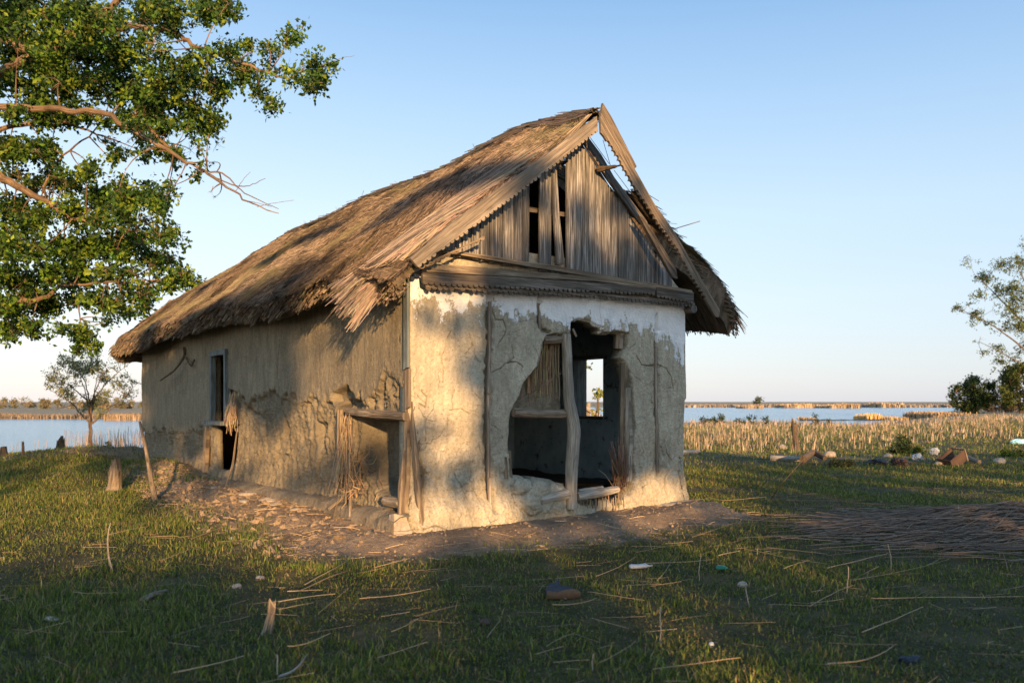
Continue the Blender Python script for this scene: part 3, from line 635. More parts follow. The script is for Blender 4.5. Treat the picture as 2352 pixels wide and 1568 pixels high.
pole('jamb', [PFo(1388, 350, -.1), PFo(1390, 300, -.1), PFo(1392, 262, -.1)], [.06, .06, .06], 'oldwood', 7, .01)
pole('lintel', [PFo(960, 300, -.02), PFo(1065, 296, -.02)], .045, 'oldwood', 6, .006)
pole('stick', [PFo(1390, 1228, .06), PFo(1390, 900, -.03)], .011, 'oldwood', 6, .001)
pole('stick', [PFo(770, 1110, -.02), PFo(760, 930, -.02)], [.03, .028], 'oldwood', 6, .006)
pole('stick', [PFo(748, 1090, .0), PFo(742, 965, -.01)], [.025, .02], 'oldwood', 6, .006)
pole('stick', [PFo(1075, 500, .03), PFo(1072, 300, .02)], .012, 'oldwood', 6, .002)
pole('stick', [PFo(820, 650, .0), PFo(1062, 488, .0)], .005, 'oldwood', 5, .0)
pole('stick', [PFo(1128, 235, .02), PFo(1148, 280, .03)], .012, 'oldwood', 6, .002)
pole('wall_plate', [(-.05, -.12, 2.50), (-.05, 6, 2.52), (-.04, 12.1, 2.5)], .055, 'fascia', 8, .008)
pole('wall_plate', [(HW + .0, -.12, 2.42), (HW, 6, 2.42), (HW, 12.1, 2.42)], .055, 'fascia', 8, .008)
def f(n):
    x = rng.uniform(*sorted((PF(c2(1160, 1200))[0], PF(c2(1400, 1200))[0])), n); k = np.linspace(0, 1, 3)
    P = np.stack([x[:, None] + .02 * rng.normal(size=(n, 1)) * k, np.full((n, 3), -.05) + .02 * rng.normal(size=(n, 1)), rng.uniform(.02, .06, (n, 1)) + rng.uniform(.12, .22, (n, 1)) * k], -1)
    return P, rng.uniform(.004, .009, (n, 1))
straws('reed_stubs', 60, f, parent=hut, base=(.20, .15, .10))
def f(n):                                               # tangle right of the opening
    b = np.array(PFo(1400, 1130, .0)); k = np.linspace(0, 1, 4); s0 = b + rng.normal(size=(n, 3)) * [.04, .04, .03]; e = s0 + np.stack([rng.normal(0, .06, n) - .03, rng.normal(0, .05, n), rng.uniform(.1, .55, n)], 1)
    return s0[:, None] + (e - s0)[:, None] * k[None, :, None] + .01 * rng.normal(size=(n, 4, 3)), rng.uniform(.003, .006, (n, 1))
straws('reed_tangle', 110, f, parent=hut, base=(.17, .11, .07))

# ---- left wall timbers, straw, window
def PSo(p, e): a = PS(c3(*p), e); return (-e, a[0], a[1])
pole('rail', [PSo((1195, 838), .02), PSo((1300, 850), .03), PSo((1478, 862), .02)], [.04, .045, .045], 'oldwood', 8, .008)
pole('rail', [PSo((1380, 1268), .06), PSo((1455, 1280), .06)], .055, 'oldwood', 6, .006)
pole('jamb', [PSo((1150, 1200), .02), PSo((1158, 1000), .03), PSo((1160, 830), .02)], [.035, .04, .035], 'oldwood', 7, .008)
pole('jamb', [PSo((1205, 1350), .22), PSo((1210, 1180), .1), PSo((1212, 900), .03)], [.018, .018, .014], 'oldwood', 6, .003)
pole('jamb', [PSo((510, 1130), .03), PSo((515, 1000), .02), PSo((520, 910), .01)], [.06, .06, .05], 'oldwood', 7, .01)
pole('stick', [PSo((600, 1220), .3), PSo((640, 1100), .12), PSo((662, 920), .02)], [.018, .016, .01], 'oldwood', 6, .003)
pole('stick', [PSo((1105, 1310), .3), PSo((1170, 1255), .12)], .018, 'oldwood', 6, .003)
pole('stick', [PSo((290, 690), .22), PSo((360, 640), .15), PSo((410, 570), .05), PSo((405, 530), .03)], [.012, .02, .025, .02], 'bark', 6, .004)
pole('stick', [PSo((410, 570), .04), PSo((440, 625), .06), PSo((455, 590), .04)], [.018, .014, .02], 'bark', 6, .004)
pole('roof_beam', [(-.3, 12.08, 2.36), (.6, 12.08, 2.36)], .045, 'bark', 6, .004)
def f(n):
    k = np.linspace(0, 1, 6); top = np.array(PSo((1192, 850), .03)); s0 = top + np.stack([rng.normal(0, .02, n), rng.normal(0, .05, n), rng.uniform(-.1, .03, n)], 1)
    bot = np.array(PSo((1200, 1200), .15)) + np.stack([-rng.uniform(0, .15, n), rng.normal(0, .12, n), rng.uniform(-.1, .35, n)], 1)
    return s0[:, None] + (bot - s0)[:, None] * k[None, :, None] + np.cumsum(.012 * rng.normal(size=(n, 6, 3)), 1), rng.uniform(.0018, .004, (n, 1))
straws('hanging_straw', 44, f, parent=hut, base=(.28, .19, .10))
def f(n):
    k = np.linspace(0, 1, 4); c = np.array(PSo((1235, 1150), .1)); s0 = c + rng.normal(size=(n, 3)) * [.07, .14, .13]; d = rng.normal(size=(n, 3)) * [.08, .13, .13]
    return s0[:, None] + d[:, None] * k[None, :, None] + .015 * rng.normal(size=(n, 4, 3)), rng.uniform(.002, .005, (n, 1))
straws('straw_tangle', 70, f, parent=hut, base=(.26, .17, .09))
def f(n):
    k = np.linspace(0, 1, 4); s0 = np.array(PSo((640, 770), .02)) + rng.normal(size=(n, 3)) * [.02, .06, .05]; e = s0 + np.stack([-rng.uniform(0, .08, n), rng.normal(.0, .1, n), -rng.uniform(.1, .5, n)], 1)
    return s0[:, None] + (e - s0)[:, None] * k[None, :, None] + .01 * rng.normal(size=(n, 4, 3)), rng.uniform(.003, .006, (n, 1))
straws('hanging_straw', 80, f, parent=hut, base=(.30, .21, .12))
# small window of the long wall
sA, sB, zA, zB = ws[0] + .02, ws[1] - .02, wz[0] + .02, wz[1] - .01
def sb(lst, mat, name, parent, goff=0):
    V, F = boxes(lst); return mk(name, V, F, M[mat], parent, {'g': g_for(V, 2, goff)})
wn_ = sb([(-.05, .03, sA - .03, sA + .05, zA, zB), (-.05, .03, sB - .05, sB + .03, zA, zB), (-.055, .03, sA - .05, sB + .05, zB + .001, zB + .08)], 'bluewood', 'window', hut)
sb([(-.13, .05, sA - .06, sB + .06, zA - .06, zA - .001)], 'bluewood', 'sill', wn_, 7)
sb([(.06, .085, sA + .05, sA + .34, zA + .01, zB - .01), (.05, .06, sA + .09, sA + .30, zA + .1, zA + .45), (.05, .06, sA + .09, sA + .30, zA + .52, zB - .1)], 'greywood', 'shutter', wn_, 3)
V, F = boxes([(.19, .205, sA - .1, sB + .1, zA - .1, zB + .1)]); mk('backing_board', V, F, M['dark'], wn_)
# plinth of the long wall
pl_s = np.linspace(-.1, 7.0, 240); pv = []
prof = [(-.02, .24), (-.13, .23), (-.20, .20), (-.22, .10), (-.23, -.15)]
for j, (x, z) in enumerate(prof):
    n1_ = .055 * fbm(pl_s * 4, j * .7, 0, 6, 91, .7); n2_ = .06 * fbm(pl_s * 4, j * .9, 3, 6, 92, .7) - .12 * ss(1.0, 7, pl_s) * (j < 3)
    pv.append(np.stack([x + n1_ - .02 * ss(.6, 0, pl_s), pl_s, z + n2_ * 1.0], 1))
V = np.stack(pv, 1).reshape(-1, 3)
mk('plinth', V, gridfaces(len(pl_s), len(prof)), M['mud_raw'], hut, zero(V), True)
# corner stone
V = np.array([(-.24, -.14, -.05), (-.02, -.2, -.05), (.0, .05, -.05), (-.24, .05, -.05), (-.19, -.06, .27), (-.07, -.06, .24), (-.05, .04, .22), (-.19, .04, .25)], float)
mk('corner_stone', V, [(0, 3, 2, 1), (4, 5, 6, 7), (0, 1, 5, 4), (1, 2, 6, 5), (2, 3, 7, 6), (3, 0, 4, 7)], M['stone'], hut)

# ---- thatch roof
na, nb_ = 300, 560
A, B = np.meshgrid(np.linspace(0, 1, na), np.linspace(0, 1, nb_) ** 1.25, indexing='ij')
sb0 = lambda t_: np.interp(t_, [-.6, 0, 1.0, 1.9, 2.02, 2.3, 3.0, 3.3, 3.8, 4.4, 4.9], [-.30, -.33, -.34, -.24, -.1, .75, .7, .15, -.05, -.12, .0])
tl = lambda s_: -.42 - .10 * ss(6, 12, s_) + .08 * ss(.7, .0, s_) + .05 * fbm(s_ * 2.2, 0, 0, 4, 71, .6)
tr_ = lambda s_: 4.66 + .04 * fbm(s_ * 2.5, 0, 0, 4, 72, .6)
Tg = -.5 + 5.2 * A
Sg = sb0(Tg) + (12.55 - sb0(Tg)) * B
Tg = tl(Sg) + (tr_(Sg) - tl(Sg)) * A
Sg = Sg + (.04 * fbm(Tg * 6, 3, 0, 3, 73)) * (1 - ss(0, .06, B)) + .05 * fbm(Tg * 5, 7, 0, 3, 74) * ss(.96, 1, B)
Zg = ztop(Tg, Sg)
strk = fbm(Sg * 13, Tg * 2.2, 0, 4, 75, .6); lum = fbm(Sg * 1.6, Tg * 2.2, 0, 3, 76); course = fbm(Sg * 6, Tg * 7, 0, 4, 77, .6)
Zd = Zg + .030 * strk + .055 * lum + .05 * course
edgeA = np.minimum(A, 1 - A) * 5.1; rnd_ = np.sqrt(np.clip(edgeA / .16, 0, 1)); Zd = Zd - .07 * (1 - rnd_)
top = np.stack([Tg, Sg, Zd], -1).reshape(-1, 3)
left = (Tg < TC); th = (.25 + .02 * lum) * (1 - .70 * ss(.25, -.2, Sg) * ss(TC + .2, TC - .1, Tg))
bx = np.where(left, Tg + .55 * th * ss(TC, TC - .4, Tg), Tg - .55 * th * ss(TC, TC + .4, Tg)); 
bot = np.stack([bx, Sg - .1 * ss(.97, 1, B) + .0, Zg - .83 * th - .03 + .02 * strk], -1).reshape(-1, 3)
V, F = slab(top, bot, na, nb_, np.ones((na - 1) * (nb_ - 1), bool))
t = NT('thatch'); v = t.obj()
ns = t.noise(t.map(v, (5, 70, 5)), 1.0, 4, .6, .5); nl = t.noise(v, 1.3, 5, .6); nm = t.noise(v, 2.1, 6, .7)
c = t.ramp(ns, [(.36, (.03, .022, .016)), (.5, (.08, .06, .042)), (.66, (.17, .125, .085))])
c = t.mix(t.ramp(nl, [(.4, .0), (.7, .55)]), c, (.09, .065, .045)); c = t.mix(t.ramp(nm, [(.56, 0.0), (.7, .6)]), c, (.13, .12, .045))
M['thatch'] = t.out(c, .95, ns, 1.0, .03)
roof = mk('thatch_roof', V, F[:, ::-1] if False else F, M['thatch'], hut, smooth=False)
def roofz(t_, s_): return ztop(t_, s_) + .030 * fbm(s_ * 13, t_ * 2.2, 0, 4, 75, .6) + .055 * fbm(s_ * 1.6, t_ * 2.2, 0, 3, 76) + .05 * fbm(s_ * 6, t_ * 7, 0, 4, 77, .6)
def strand_layer(name, n, trange, srange, Lr, lift, rad, base, front_slide=True, sgn=1, droop=0.0, var=.4, frontonly=False):
    s_ = srange[0] + (srange[1] - srange[0]) * rng.random(n) ** 1.35; t_ = rng.uniform(*trange, n); L = rng.uniform(*Lr, n)
    ang = rng.normal(0, .13, n) + .5 * fbm(s_ * 1.2, t_ * 1.2, 0, 2, 79)
    if front_slide: ang += .55 * ss(1.6, .1, s_) * ss(2.0, .4, t_) * rng.uniform(0, 1, n)
    k = np.linspace(0, 1, 3)
    Tt = t_[:, None] - sgn * (L * np.cos(ang))[:, None] * .78 * k; Sv = s_[:, None] - (L * np.sin(ang))[:, None] * k
    Sv = np.maximum(Sv, -.40 + 0 * Sv)
    if sgn > 0: Tt = np.maximum(Tt, -.46 - .05 * rng.random((n, 1)) + .06 * ss(.7, .0, Sv))
    zb = roofz(Tt, Sv); lf = rng.uniform(.0, 1, (n, 1)) ** 2 * lift
    Zt = zb + .006 + lf * np.array([0.15, .7, 1.0]) * 1.0
    lim = np.where(sgn > 0, -.42, 4.66); over = np.maximum(sgn * (lim - Tt), 0); Zt = Zt - droop * over ** 1.2
    P = np.stack([Tt, Sv, Zt], -1)
    V, F, ids, G = tubes(P, rng.uniform(rad[0], rad[1], (n, 1)) * np.array([1, 1, .6]), 3)
    moss = ss(.1, .5, fbm(s_ * 1.1, t_ * 1.6, 0, 4, 81)) * .6; dk = ss(-.15, .4, fbm(s_ * 2.6, t_ * 2.2, 5, 5, 82, .65)) * .72
    c = np.array(base)[None] * (1 + (var + .15) * rng.normal(size=(n, 1))).clip(.12, 2.4)
    c = c * (1 - dk[:, None]) ; c = c * (1 - moss[:, None]) + np.array([.12, .11, .05]) * moss[:, None]
    return mk(name, V, F, M['straw'], roof, {'col': c[ids].clip(.008, .7)})
strand_layer('roof_reeds', 120000, (-.42, 1.95), (-.3, 12.3), (.05, .24), .045, (.0018, .004), (.15, .112, .08), droop=.4)
strand_layer('long_reeds', 5200, (.65, 2.0), (-.33, 1.7), (.35, .8), .03, (.0025, .0042), (.22, .165, .13), droop=.3, var=.35)
strand_layer('right_reeds', 9000, (2.9, 4.6), (-.05, 1.6), (.12, .35), .03, (.003, .006), (.15, .115, .08), False, -1, .4)
# ragged eave bristles
def f(n):
    s_ = -.3 + 12.7 * rng.random(n) ** 1.3; t0 = tl(s_) + rng.uniform(0, .20, n); z0 = ztop(t0, s_) - rng.uniform(.02, .24, n); k = np.linspace(0, 1, 3); L = rng.uniform(.03, .11, n)
    cl = .45 + .9 * ss(-.1, .4, noise(s_ * 5, 0, 0, 4)); L = L * cl * (1 - .75 * ss(.8, .3, s_))
    P = np.stack([t0[:, None] - (L * .62)[:, None] * k, s_[:, None] + (L * rng.normal(0, .25, n))[:, None] * k, z0[:, None] - (L * .85)[:, None] * k ** 1.2], -1)
    return P, rng.uniform(.004, .008, (n, 1))
straws('eave_bristles', 11000, f, parent=roof, base=(.10, .075, .05), var=.5)
def f(n):
    s_ = rng.uniform(-.1, 2.5, n); t0 = tr_(s_) - rng.uniform(0, .25, n); z0 = ztop(t0, s_) - rng.uniform(.02, .26, n); k = np.linspace(0, 1, 3); L = rng.uniform(.02, .07, n)
    P = np.stack([t0[:, None] + (L * .6)[:, None] * k, s_[:, None] + (L * rng.normal(0, .25, n))[:, None] * k, z0[:, None] - (L * .8)[:, None] * k], -1)
    return P, rng.uniform(.004, .008, (n, 1))
straws('eave_bristles', 5000, f, parent=roof, base=(.085, .065, .048), var=.4)
def f(n):                                               # ends of the reeds at the front verge
    t_ = rng.uniform(-.35, 4.5, n); s0 = sb0(t_); z0 = ztop(t_, s0) - rng.uniform(.0, 1, n) * np.where(t_ < TC, .05, .24); k = np.linspace(0, 1, 3); L = rng.uniform(.05, .2, n) * np.where(t_ < TC, .5, 1); sg = np.where(t_ < TC, -1, 1)
    P = np.stack([t_[:, None] + (sg * L * .5)[:, None] * k, s0[:, None] + .05 - (L * .5)[:, None] * k, z0[:, None] - (L * .35)[:, None] * k], -1)
    P[..., 1] = np.where((t_ < TC)[:, None], np.maximum(P[..., 1], -.40), P[..., 1])
    return P, rng.uniform(.003, .007, (n, 1))
straws('verge_reeds', 4000, f, parent=roof, base=(.17, .13, .09), var=.4)
def f(n):                                               # dark ridge cap
    s_ = -.22 + 10.7 * rng.random(n) ** 1.4; k = np.linspace(0, 1, 4); L = rng.uniform(.25, .6, n); lat = rng.normal(0, .09, n)
    t0 = TC + lat; Sv = s_[:, None] + (L)[:, None] * (k - .3); Tt = t0[:, None] + (rng.normal(0, .12, n) * L)[:, None] * k
    Sv = np.maximum(Sv, -.27 + .04 * rng.normal(size=(n, 1)))
    P = np.stack([Tt, Sv, ztop(Tt, Sv) + .045 + .035 * rng.random((n, 1)) + .02 * rng.normal(size=(n, 1)) * k], -1)
    return P, rng.uniform(.004, .009, (n, 1))
straws('ridge_cap', 5200, f, parent=roof, base=(.085, .065, .048), var=.4)
def f(n):                                               # loose fly-away stalks on the ridge line
    s_ = rng.uniform(1.5, 8.5, n); t0 = TC + rng.normal(0, .1, n); k = np.linspace(0, 1, 3); d = rng.normal(size=(n, 3)) * [.3, .5, .1] + [0, 0, .22]; L = rng.uniform(.1, .3, n)
    s0 = np.stack([t0, s_, ztop(t0, s_) + .03], 1); return s0[:, None] + (d * L[:, None])[:, None] * k[None, :, None], .003
straws('flyaway_reeds', 300, f, parent=roof, base=(.2, .15, .1))
def f(n):                                               # slipped bundle hanging over the front corner
    k = np.linspace(0, 1, 8); a = rng.random(n); s0 = np.stack([rng.uniform(-.05, .8, n), rng.uniform(-.33, -.05, n) + .1 * a, np.zeros(n)], 1); s0[:, 2] = ztop(s0[:, 0], s0[:, 1]) + .03 + rng.uniform(0, .05, n)
    dz_ = rng.uniform(0, .62, n); e = np.stack([-.54 + rng.normal(0, .03, n) + .25 * dz_, .13 + rng.normal(0, .04, n), 1.93 + dz_], 1)
    mid = np.stack([-.25 + rng.normal(0, .04, n), -.05 + rng.normal(0, .05, n), 2.50 + rng.normal(0, .04, n)], 1)
    P = (1 - k)[None, :, None] ** 2 * s0[:, None] + (2 * k * (1 - k))[None, :, None] * (mid * 1.0)[:, None] + (k ** 2)[None, :, None] * e[:, None]
    return P, rng.uniform(.0025, .004, (n, 1))
straws('hanging_reeds', 110, f, parent=roof, base=(.25, .19, .145), var=.25)
def f(n):                                               # reeds that slid down over the front corner of the eave
    k = np.linspace(0, 1, 8); s0 = np.stack([rng.uniform(.25, 1.5, n), rng.uniform(-.33, .1, n), np.zeros(n)], 1); s0[:, 2] = ztop(s0[:, 0], s0[:, 1]) + .05 + rng.uniform(0, .03, n)
    mid = np.stack([-.05 + rng.normal(0, .1, n), .08 + rng.normal(0, .12, n), np.zeros(n)], 1); mid[:, 2] = ztop(mid[:, 0], mid[:, 1]) + .12
    e = np.stack([-.50 + rng.normal(0, .05, n), .30 + rng.normal(0, .14, n), 2.42 - rng.uniform(0, .36, n)], 1)
    P = (1 - k)[None, :, None] ** 2 * s0[:, None] + (2 * k * (1 - k))[None, :, None] * mid[:, None] + (k ** 2)[None, :, None] * e[:, None]
    return P, rng.uniform(.0016, .003, (n, 1))
straws('sliding_reeds', 260, f, parent=roof, base=(.175, .14, .115), var=.5)
p, q = PF((1535, 530), .1), PF((1608, 508), .3); pole('loose_reed', [(p[0], -.1, p[1]), (q[0], -.3, q[1])], .005, 'lath', 5, 0)
for a_, b_ in [((1340, 300), (1470, 480)), ((1430, 330), (1480, 500)), ((1500, 520), (1680, 760))]:
    p, q = PF(c1(*a_), .2), PF(c1(*b_), .2); pole('wire', [(p[0], -.2, p[1]), (q[0], -.2, q[1])], .004, 'bark', 4, 0)
p, q = PF(c1(1440, 500), .2), PF(c1(1530, 492), .4); pole('purlin_end', [(p[0], -.1, p[1]), (q[0], -.42, q[1])], [.032, .012], 'bark', 6, .01)

# ------------------------------------------------------------------ trees
def tree(name, label, cat, base, trunk, limbs, clumps, nleaf, lsize, lcol, bark='bark', group=None, lvar=.3, asp=.6, twig=.012, shell=0.5, twigs=True, gaps=.9):
    """trunk/limbs: lists of (points, r0, r1) in world coords; clumps: (x,y,z,r[,weight])"""
    root = empty(name, base, label, cat, group); b = np.array(base, float)
    parts = []
    allp = []
    for pts, r0, r1 in trunk + limbs:
        pts = np.array(pts, float); k = (len(pts) - 1) * 6 + 1; tq = np.linspace(0, len(pts) - 1, k)
        P = np.stack([np.interp(tq, range(len(pts)), pts[:, i]) for i in range(3)], 1)
        for _ in range(3): P[1:-1] = (P[:-2] + 2 * P[1:-1] + P[2:]) / 4
        L = np.linalg.norm(pts[-1] - pts[0]); P[1:-1] += rng.normal(size=(k - 2, 3)) * min(.02, L * .006)
        rad = np.linspace(r0, r1, k); V, F, ids, G = tubes(P[None], rad[None], 9 if r0 > .04 else 5); parts.append((V - b, F, G)); allp.append(P)
    allp = np.concatenate(allp); C_ = np.array([c[:4] for c in clumps], float)
    if twigs:
        d = np.linalg.norm(C_[:, None, :3] - allp[None], axis=2); near = allp[d.argmin(1)]; far_ = (d.min(1) > 1.5) & (name == 'large_tree'); near[far_] = C_[far_, :3] + [0, 0, .05]
        kk = np.linspace(0, 1, 7); mid = (near + C_[:, :3]) / 2 + rng.normal(size=(len(C_), 3)) * .12 * np.linalg.norm(C_[:, :3] - near, axis=1, keepdims=True)
        Pt = (1 - kk)[None, :, None] ** 2 * near[:, None] + (2 * kk * (1 - kk))[None, :, None] * mid[:, None] + (kk ** 2)[None, :, None] * C_[:, None, :3]
        V, F, ids, G = tubes(Pt, twig * np.linspace(1.3, .35, 7)[None] * np.ones((len(C_), 1)), 4); parts.append((V - b, F, G))
        # small side twigs inside clumps
        m = 7; ci = np.repeat(np.arange(len(C_)), m); dv = rng.normal(size=(len(ci), 3)); dv /= np.linalg.norm(dv, axis=1, keepdims=True)
        e = C_[ci, :3] + dv * C_[ci, 3:4] * rng.uniform(.5, .95, (len(ci), 1)); kk = np.linspace(0, 1, 4)
        Pt = C_[ci, None, :3] + (e - C_[ci, :3])[:, None] * kk[None, :, None] + rng.normal(size=(len(ci), 4, 3)) * .04 * C_[ci, 3][:, None, None]
        V, F, ids, G = tubes(Pt, twig * .4 * np.linspace(1, .4, 4)[None] * np.ones((len(ci), 1)), 3); parts.append((V - b, F, G))
    V, F, G = join(parts); mk('trunk', V, F, M[bark], root, {'g': G})
    wgt = np.array([(c[4] if len(c) > 4 else 1) * c[3] ** 2 for c in clumps]); wgt = wgt / wgt.sum()
    ns_ = nleaf // 7; ci = rng.choice(len(C_), ns_, p=wgt); dv = rng.normal(size=(ns_, 3)); dv /= np.linalg.norm(dv, axis=1, keepdims=True)
    sp = C_[ci, :3] + dv * C_[ci, 3:4] * (rng.random((ns_, 1)) ** .6) * [1.1, 1.1, 1.0]
    if gaps: q_ = gaps / C_[:, 3].mean(); kp = noise(sp[:, 0] * q_, sp[:, 1] * q_, sp[:, 2] * q_ * 1.2, 222) + .5 * noise(sp[:, 0] * q_ * 2.7, sp[:, 1] * q_ * 2.7, sp[:, 2] * q_ * 2.7, 223) > (.09 if name == 'large_tree' else -.02); sp = sp[kp]; ns_ = len(sp)
    P = np.repeat(sp, 7, 0) + rng.normal(size=(ns_ * 7, 3)) * lsize * .55
    sz = lsize * rng.uniform(.6, 1.25, len(P)); V, F = leaves(P, sz, asp=asp)
    cc = np.array(lcol)[rng.integers(0, len(lcol), ns_)] * (1 + lvar * rng.normal(size=(ns_, 1))).clip(.3, 2)
    c = np.repeat(cc, 7, 0) * (1 + .15 * rng.normal(size=(ns_ * 7, 1))).clip(.4, 1.6)
    mk('crown', V - b, F, M['leaf'], root, {'col': np.repeat(c, 4, 0).clip(.005, .6)})
    return root
def at(x, y, Y): return ((x - CX) / FPX * Y, Y, CAMH - (y - HY) / FPX * Y)
GREEN = [(.085, .125, .018), (.11, .15, .02), (.06, .10, .018), (.15, .17, .025), (.05, .085, .02)]
LEAFG = [(.05, .11, .012), (.085, .155, .013), (.025, .06, .012), (.15, .20, .02), (.018, .04, .010)]
# big tree at the left, beyond the far end of the hut
D0 = 17.6
cl = []
blob = [(30, 40, 70), (110, 30, 70), (190, 20, 60), (260, 40, 60), (330, 30, 55), (400, 30, 50), (470, 25, 45), (530, 20, 35), (40, 120, 70), (120, 120, 70), (200, 110, 65), (280, 120, 55), (345, 110, 50), (60, 200, 60), (140, 190, 65), (215, 190, 60), (290, 200, 60), (360, 190, 55), (420, 170, 50), (470, 150, 45), (520, 120, 35), (570, 110, 30),
        (620, 110, 28), (660, 90, 24), (690, 70, 15), (560, 165, 40), (610, 170, 35), (650, 160, 30), (690, 165, 28), (735, 150, 34), (750, 190, 30), (715, 195, 30), (590, 215, 28), (630, 225, 25), (500, 200, 40), (450, 225, 45), (400, 240, 45), (340, 250, 45), (500, 265, 28), (470, 290, 32), (500, 320, 24), (430, 300, 40), (380, 300, 40), (320, 300, 35), (270, 270, 40), (210, 260, 40), (240, 320, 25), (150, 260, 35), (90, 250, 40), (30, 260, 35), (290, 340, 20), (260, 355, 16),
        (330, 350, 25), (380, 345, 25), (410, 360, 25), (440, 340, 25), (470, 360, 18), (450, 400, 18), (485, 440, 14), (20, 340, 40), (70, 350, 40), (110, 340, 25), (40, 400, 45), (130, 400, 30), (170, 420, 35), (200, 395, 22), (80, 430, 35), (220, 450, 30), (260, 430, 32), (300, 450, 30), (340, 455, 38), (385, 440, 28), (370, 480, 35), (330, 500, 38), (280, 490, 40), (220, 510, 40), (160, 490, 45), (100, 500, 45), (40, 490, 50), (30, 560, 55), (90, 570, 50), (150, 560, 50), (210, 570, 48), (265, 560, 45), (315, 555, 40), (360, 540, 38), (400, 545, 28),
        (390, 590, 28), (350, 600, 38), (300, 620, 40), (240, 630, 40), (180, 620, 42), (120, 630, 42), (60, 640, 45), (10, 640, 40), (415, 635, 24), (440, 640, 18), (380, 650, 24), (330, 670, 32), (280, 690, 30), (230, 690, 30), (170, 685, 35), (110, 695, 38), (50, 700, 38), (20, 745, 28), (80, 745, 26), (130, 745, 24), (240, 735, 24), (290, 720, 22), (330, 710, 18), (190, 770, 24), (175, 805, 18), (30, 770, 14), (10, 700, 30), (215, 790, 14)]
for x, y, r in blob:
    for j in range(3 if x < 430 else 2):
        dd = D0 + rng.normal(0, .9) + (.5 if j else -.3); q = at(x + rng.normal(0, 6), y + rng.normal(0, 6), dd); cl.append((*q, r * dd / FPX * rng.uniform(.6, 1.15)))
for j in range(60):                                     # crown beyond the frame
    cl.append((-13 + rng.normal(0, 2.5), D0 + rng.normal(0, 2.2), 9.8 + rng.normal(0, 1.8), .7)) if j % 2 else cl.append((-14.5 + rng.normal(0, 1), D0 + rng.normal(0, 1), max(4.5, 6.5 + rng.normal(0, 1.5)), .7))
P_ = lambda *q: [at(x, y, D0 + dz) for x, y, dz in q]
limbs = [(P_((-120, 290, -.8), (0, 245, -.9), (120, 252, -1.1), (240, 255, -1.3), (300, 300, -1.3), (400, 355, -1.2), (480, 400, -1.1), (560, 460, -1), (640, 490, -1)), .08, .010),
         (P_((480, 400, 0), (530, 425, .2), (565, 430, .2), (610, 410, .3)), .02, .006), (P_((400, 355, -.2), (350, 300, 0), (300, 270, .4)), .05, .02), (P_((470, 395, 0), (510, 395, .2), (560, 445, .2), (640, 480, .2)), .025, .007),
         (P_((-150, 320, .5), (0, 300, .4), (100, 270, .5), (180, 290, .4), (260, 320, .6)), .07, .015), (P_((-80, 60, .3), (100, 130, 0), (200, 80, 0), (300, 60, .2), (400, 70, 0), (450, 110, -.2), (560, 150, -.2), (640, 178, 0), (740, 190, 0)), .10, .01),
         (P_((-50, 200, .3), (100, 110, 0), (190, 60, 0), (270, 0, .1), (330, -60, .2)), .12, .05), (P_((-120, 380, .2), (-20, 395, 0), (40, 430, -.2), (115, 465, -.3)), .12, .06), (P_((115, 465, -.3), (150, 500, -.2), (250, 520, 0), (380, 540, .2)), .05, .01),
         (P_((-150, 700, .2), (0, 700, 0), (90, 688, 0), (150, 655, 0), (240, 650, .1), (400, 640, .2)), .08, .01), (P_((100, 430, .2), (130, 370, .2), (220, 300, .2), (250, 240, .2)), .03, .01), (P_((740, 150, 0), (780, 135, .1), (815, 128, .1)), .006, .003), (P_((180, 690, 0), (185, 740, 0), (180, 800, 0)), .02, .006),
         (P_((560, 460, .1), (585, 465, .2), (625, 475, .3)), .008, .004), (P_((540, 440, .1), (560, 410, .2), (575, 395, .3)), .008, .004), (P_((590, 475, .1), (630, 466, .2), (675, 460, .3)), .008, .004)]
tree('large_tree', 'large leafy tree reaching over from the left edge beyond the thatched roof', 'tree', (-14, D0, -.3),
     [([(-14, D0, -.4), (-13.8, D0, 2.2), (-13.2, D0, 5.0), (-12.6, D0, 8.5)], .42, .2), ([(-13.6, D0, 2.6), (-12.9, D0, 4), at(-120, 380, D0 + .2)], .25, .14), ([(-13.3, D0, 4.5), at(-120, 290, D0)], .2, .14), ([(-13.7, D0, 3), at(-150, 700, D0 + .2)], .16, .09)],
     limbs, cl, 330000, .112, LEAFG, 'bark_pale', twig=.014)
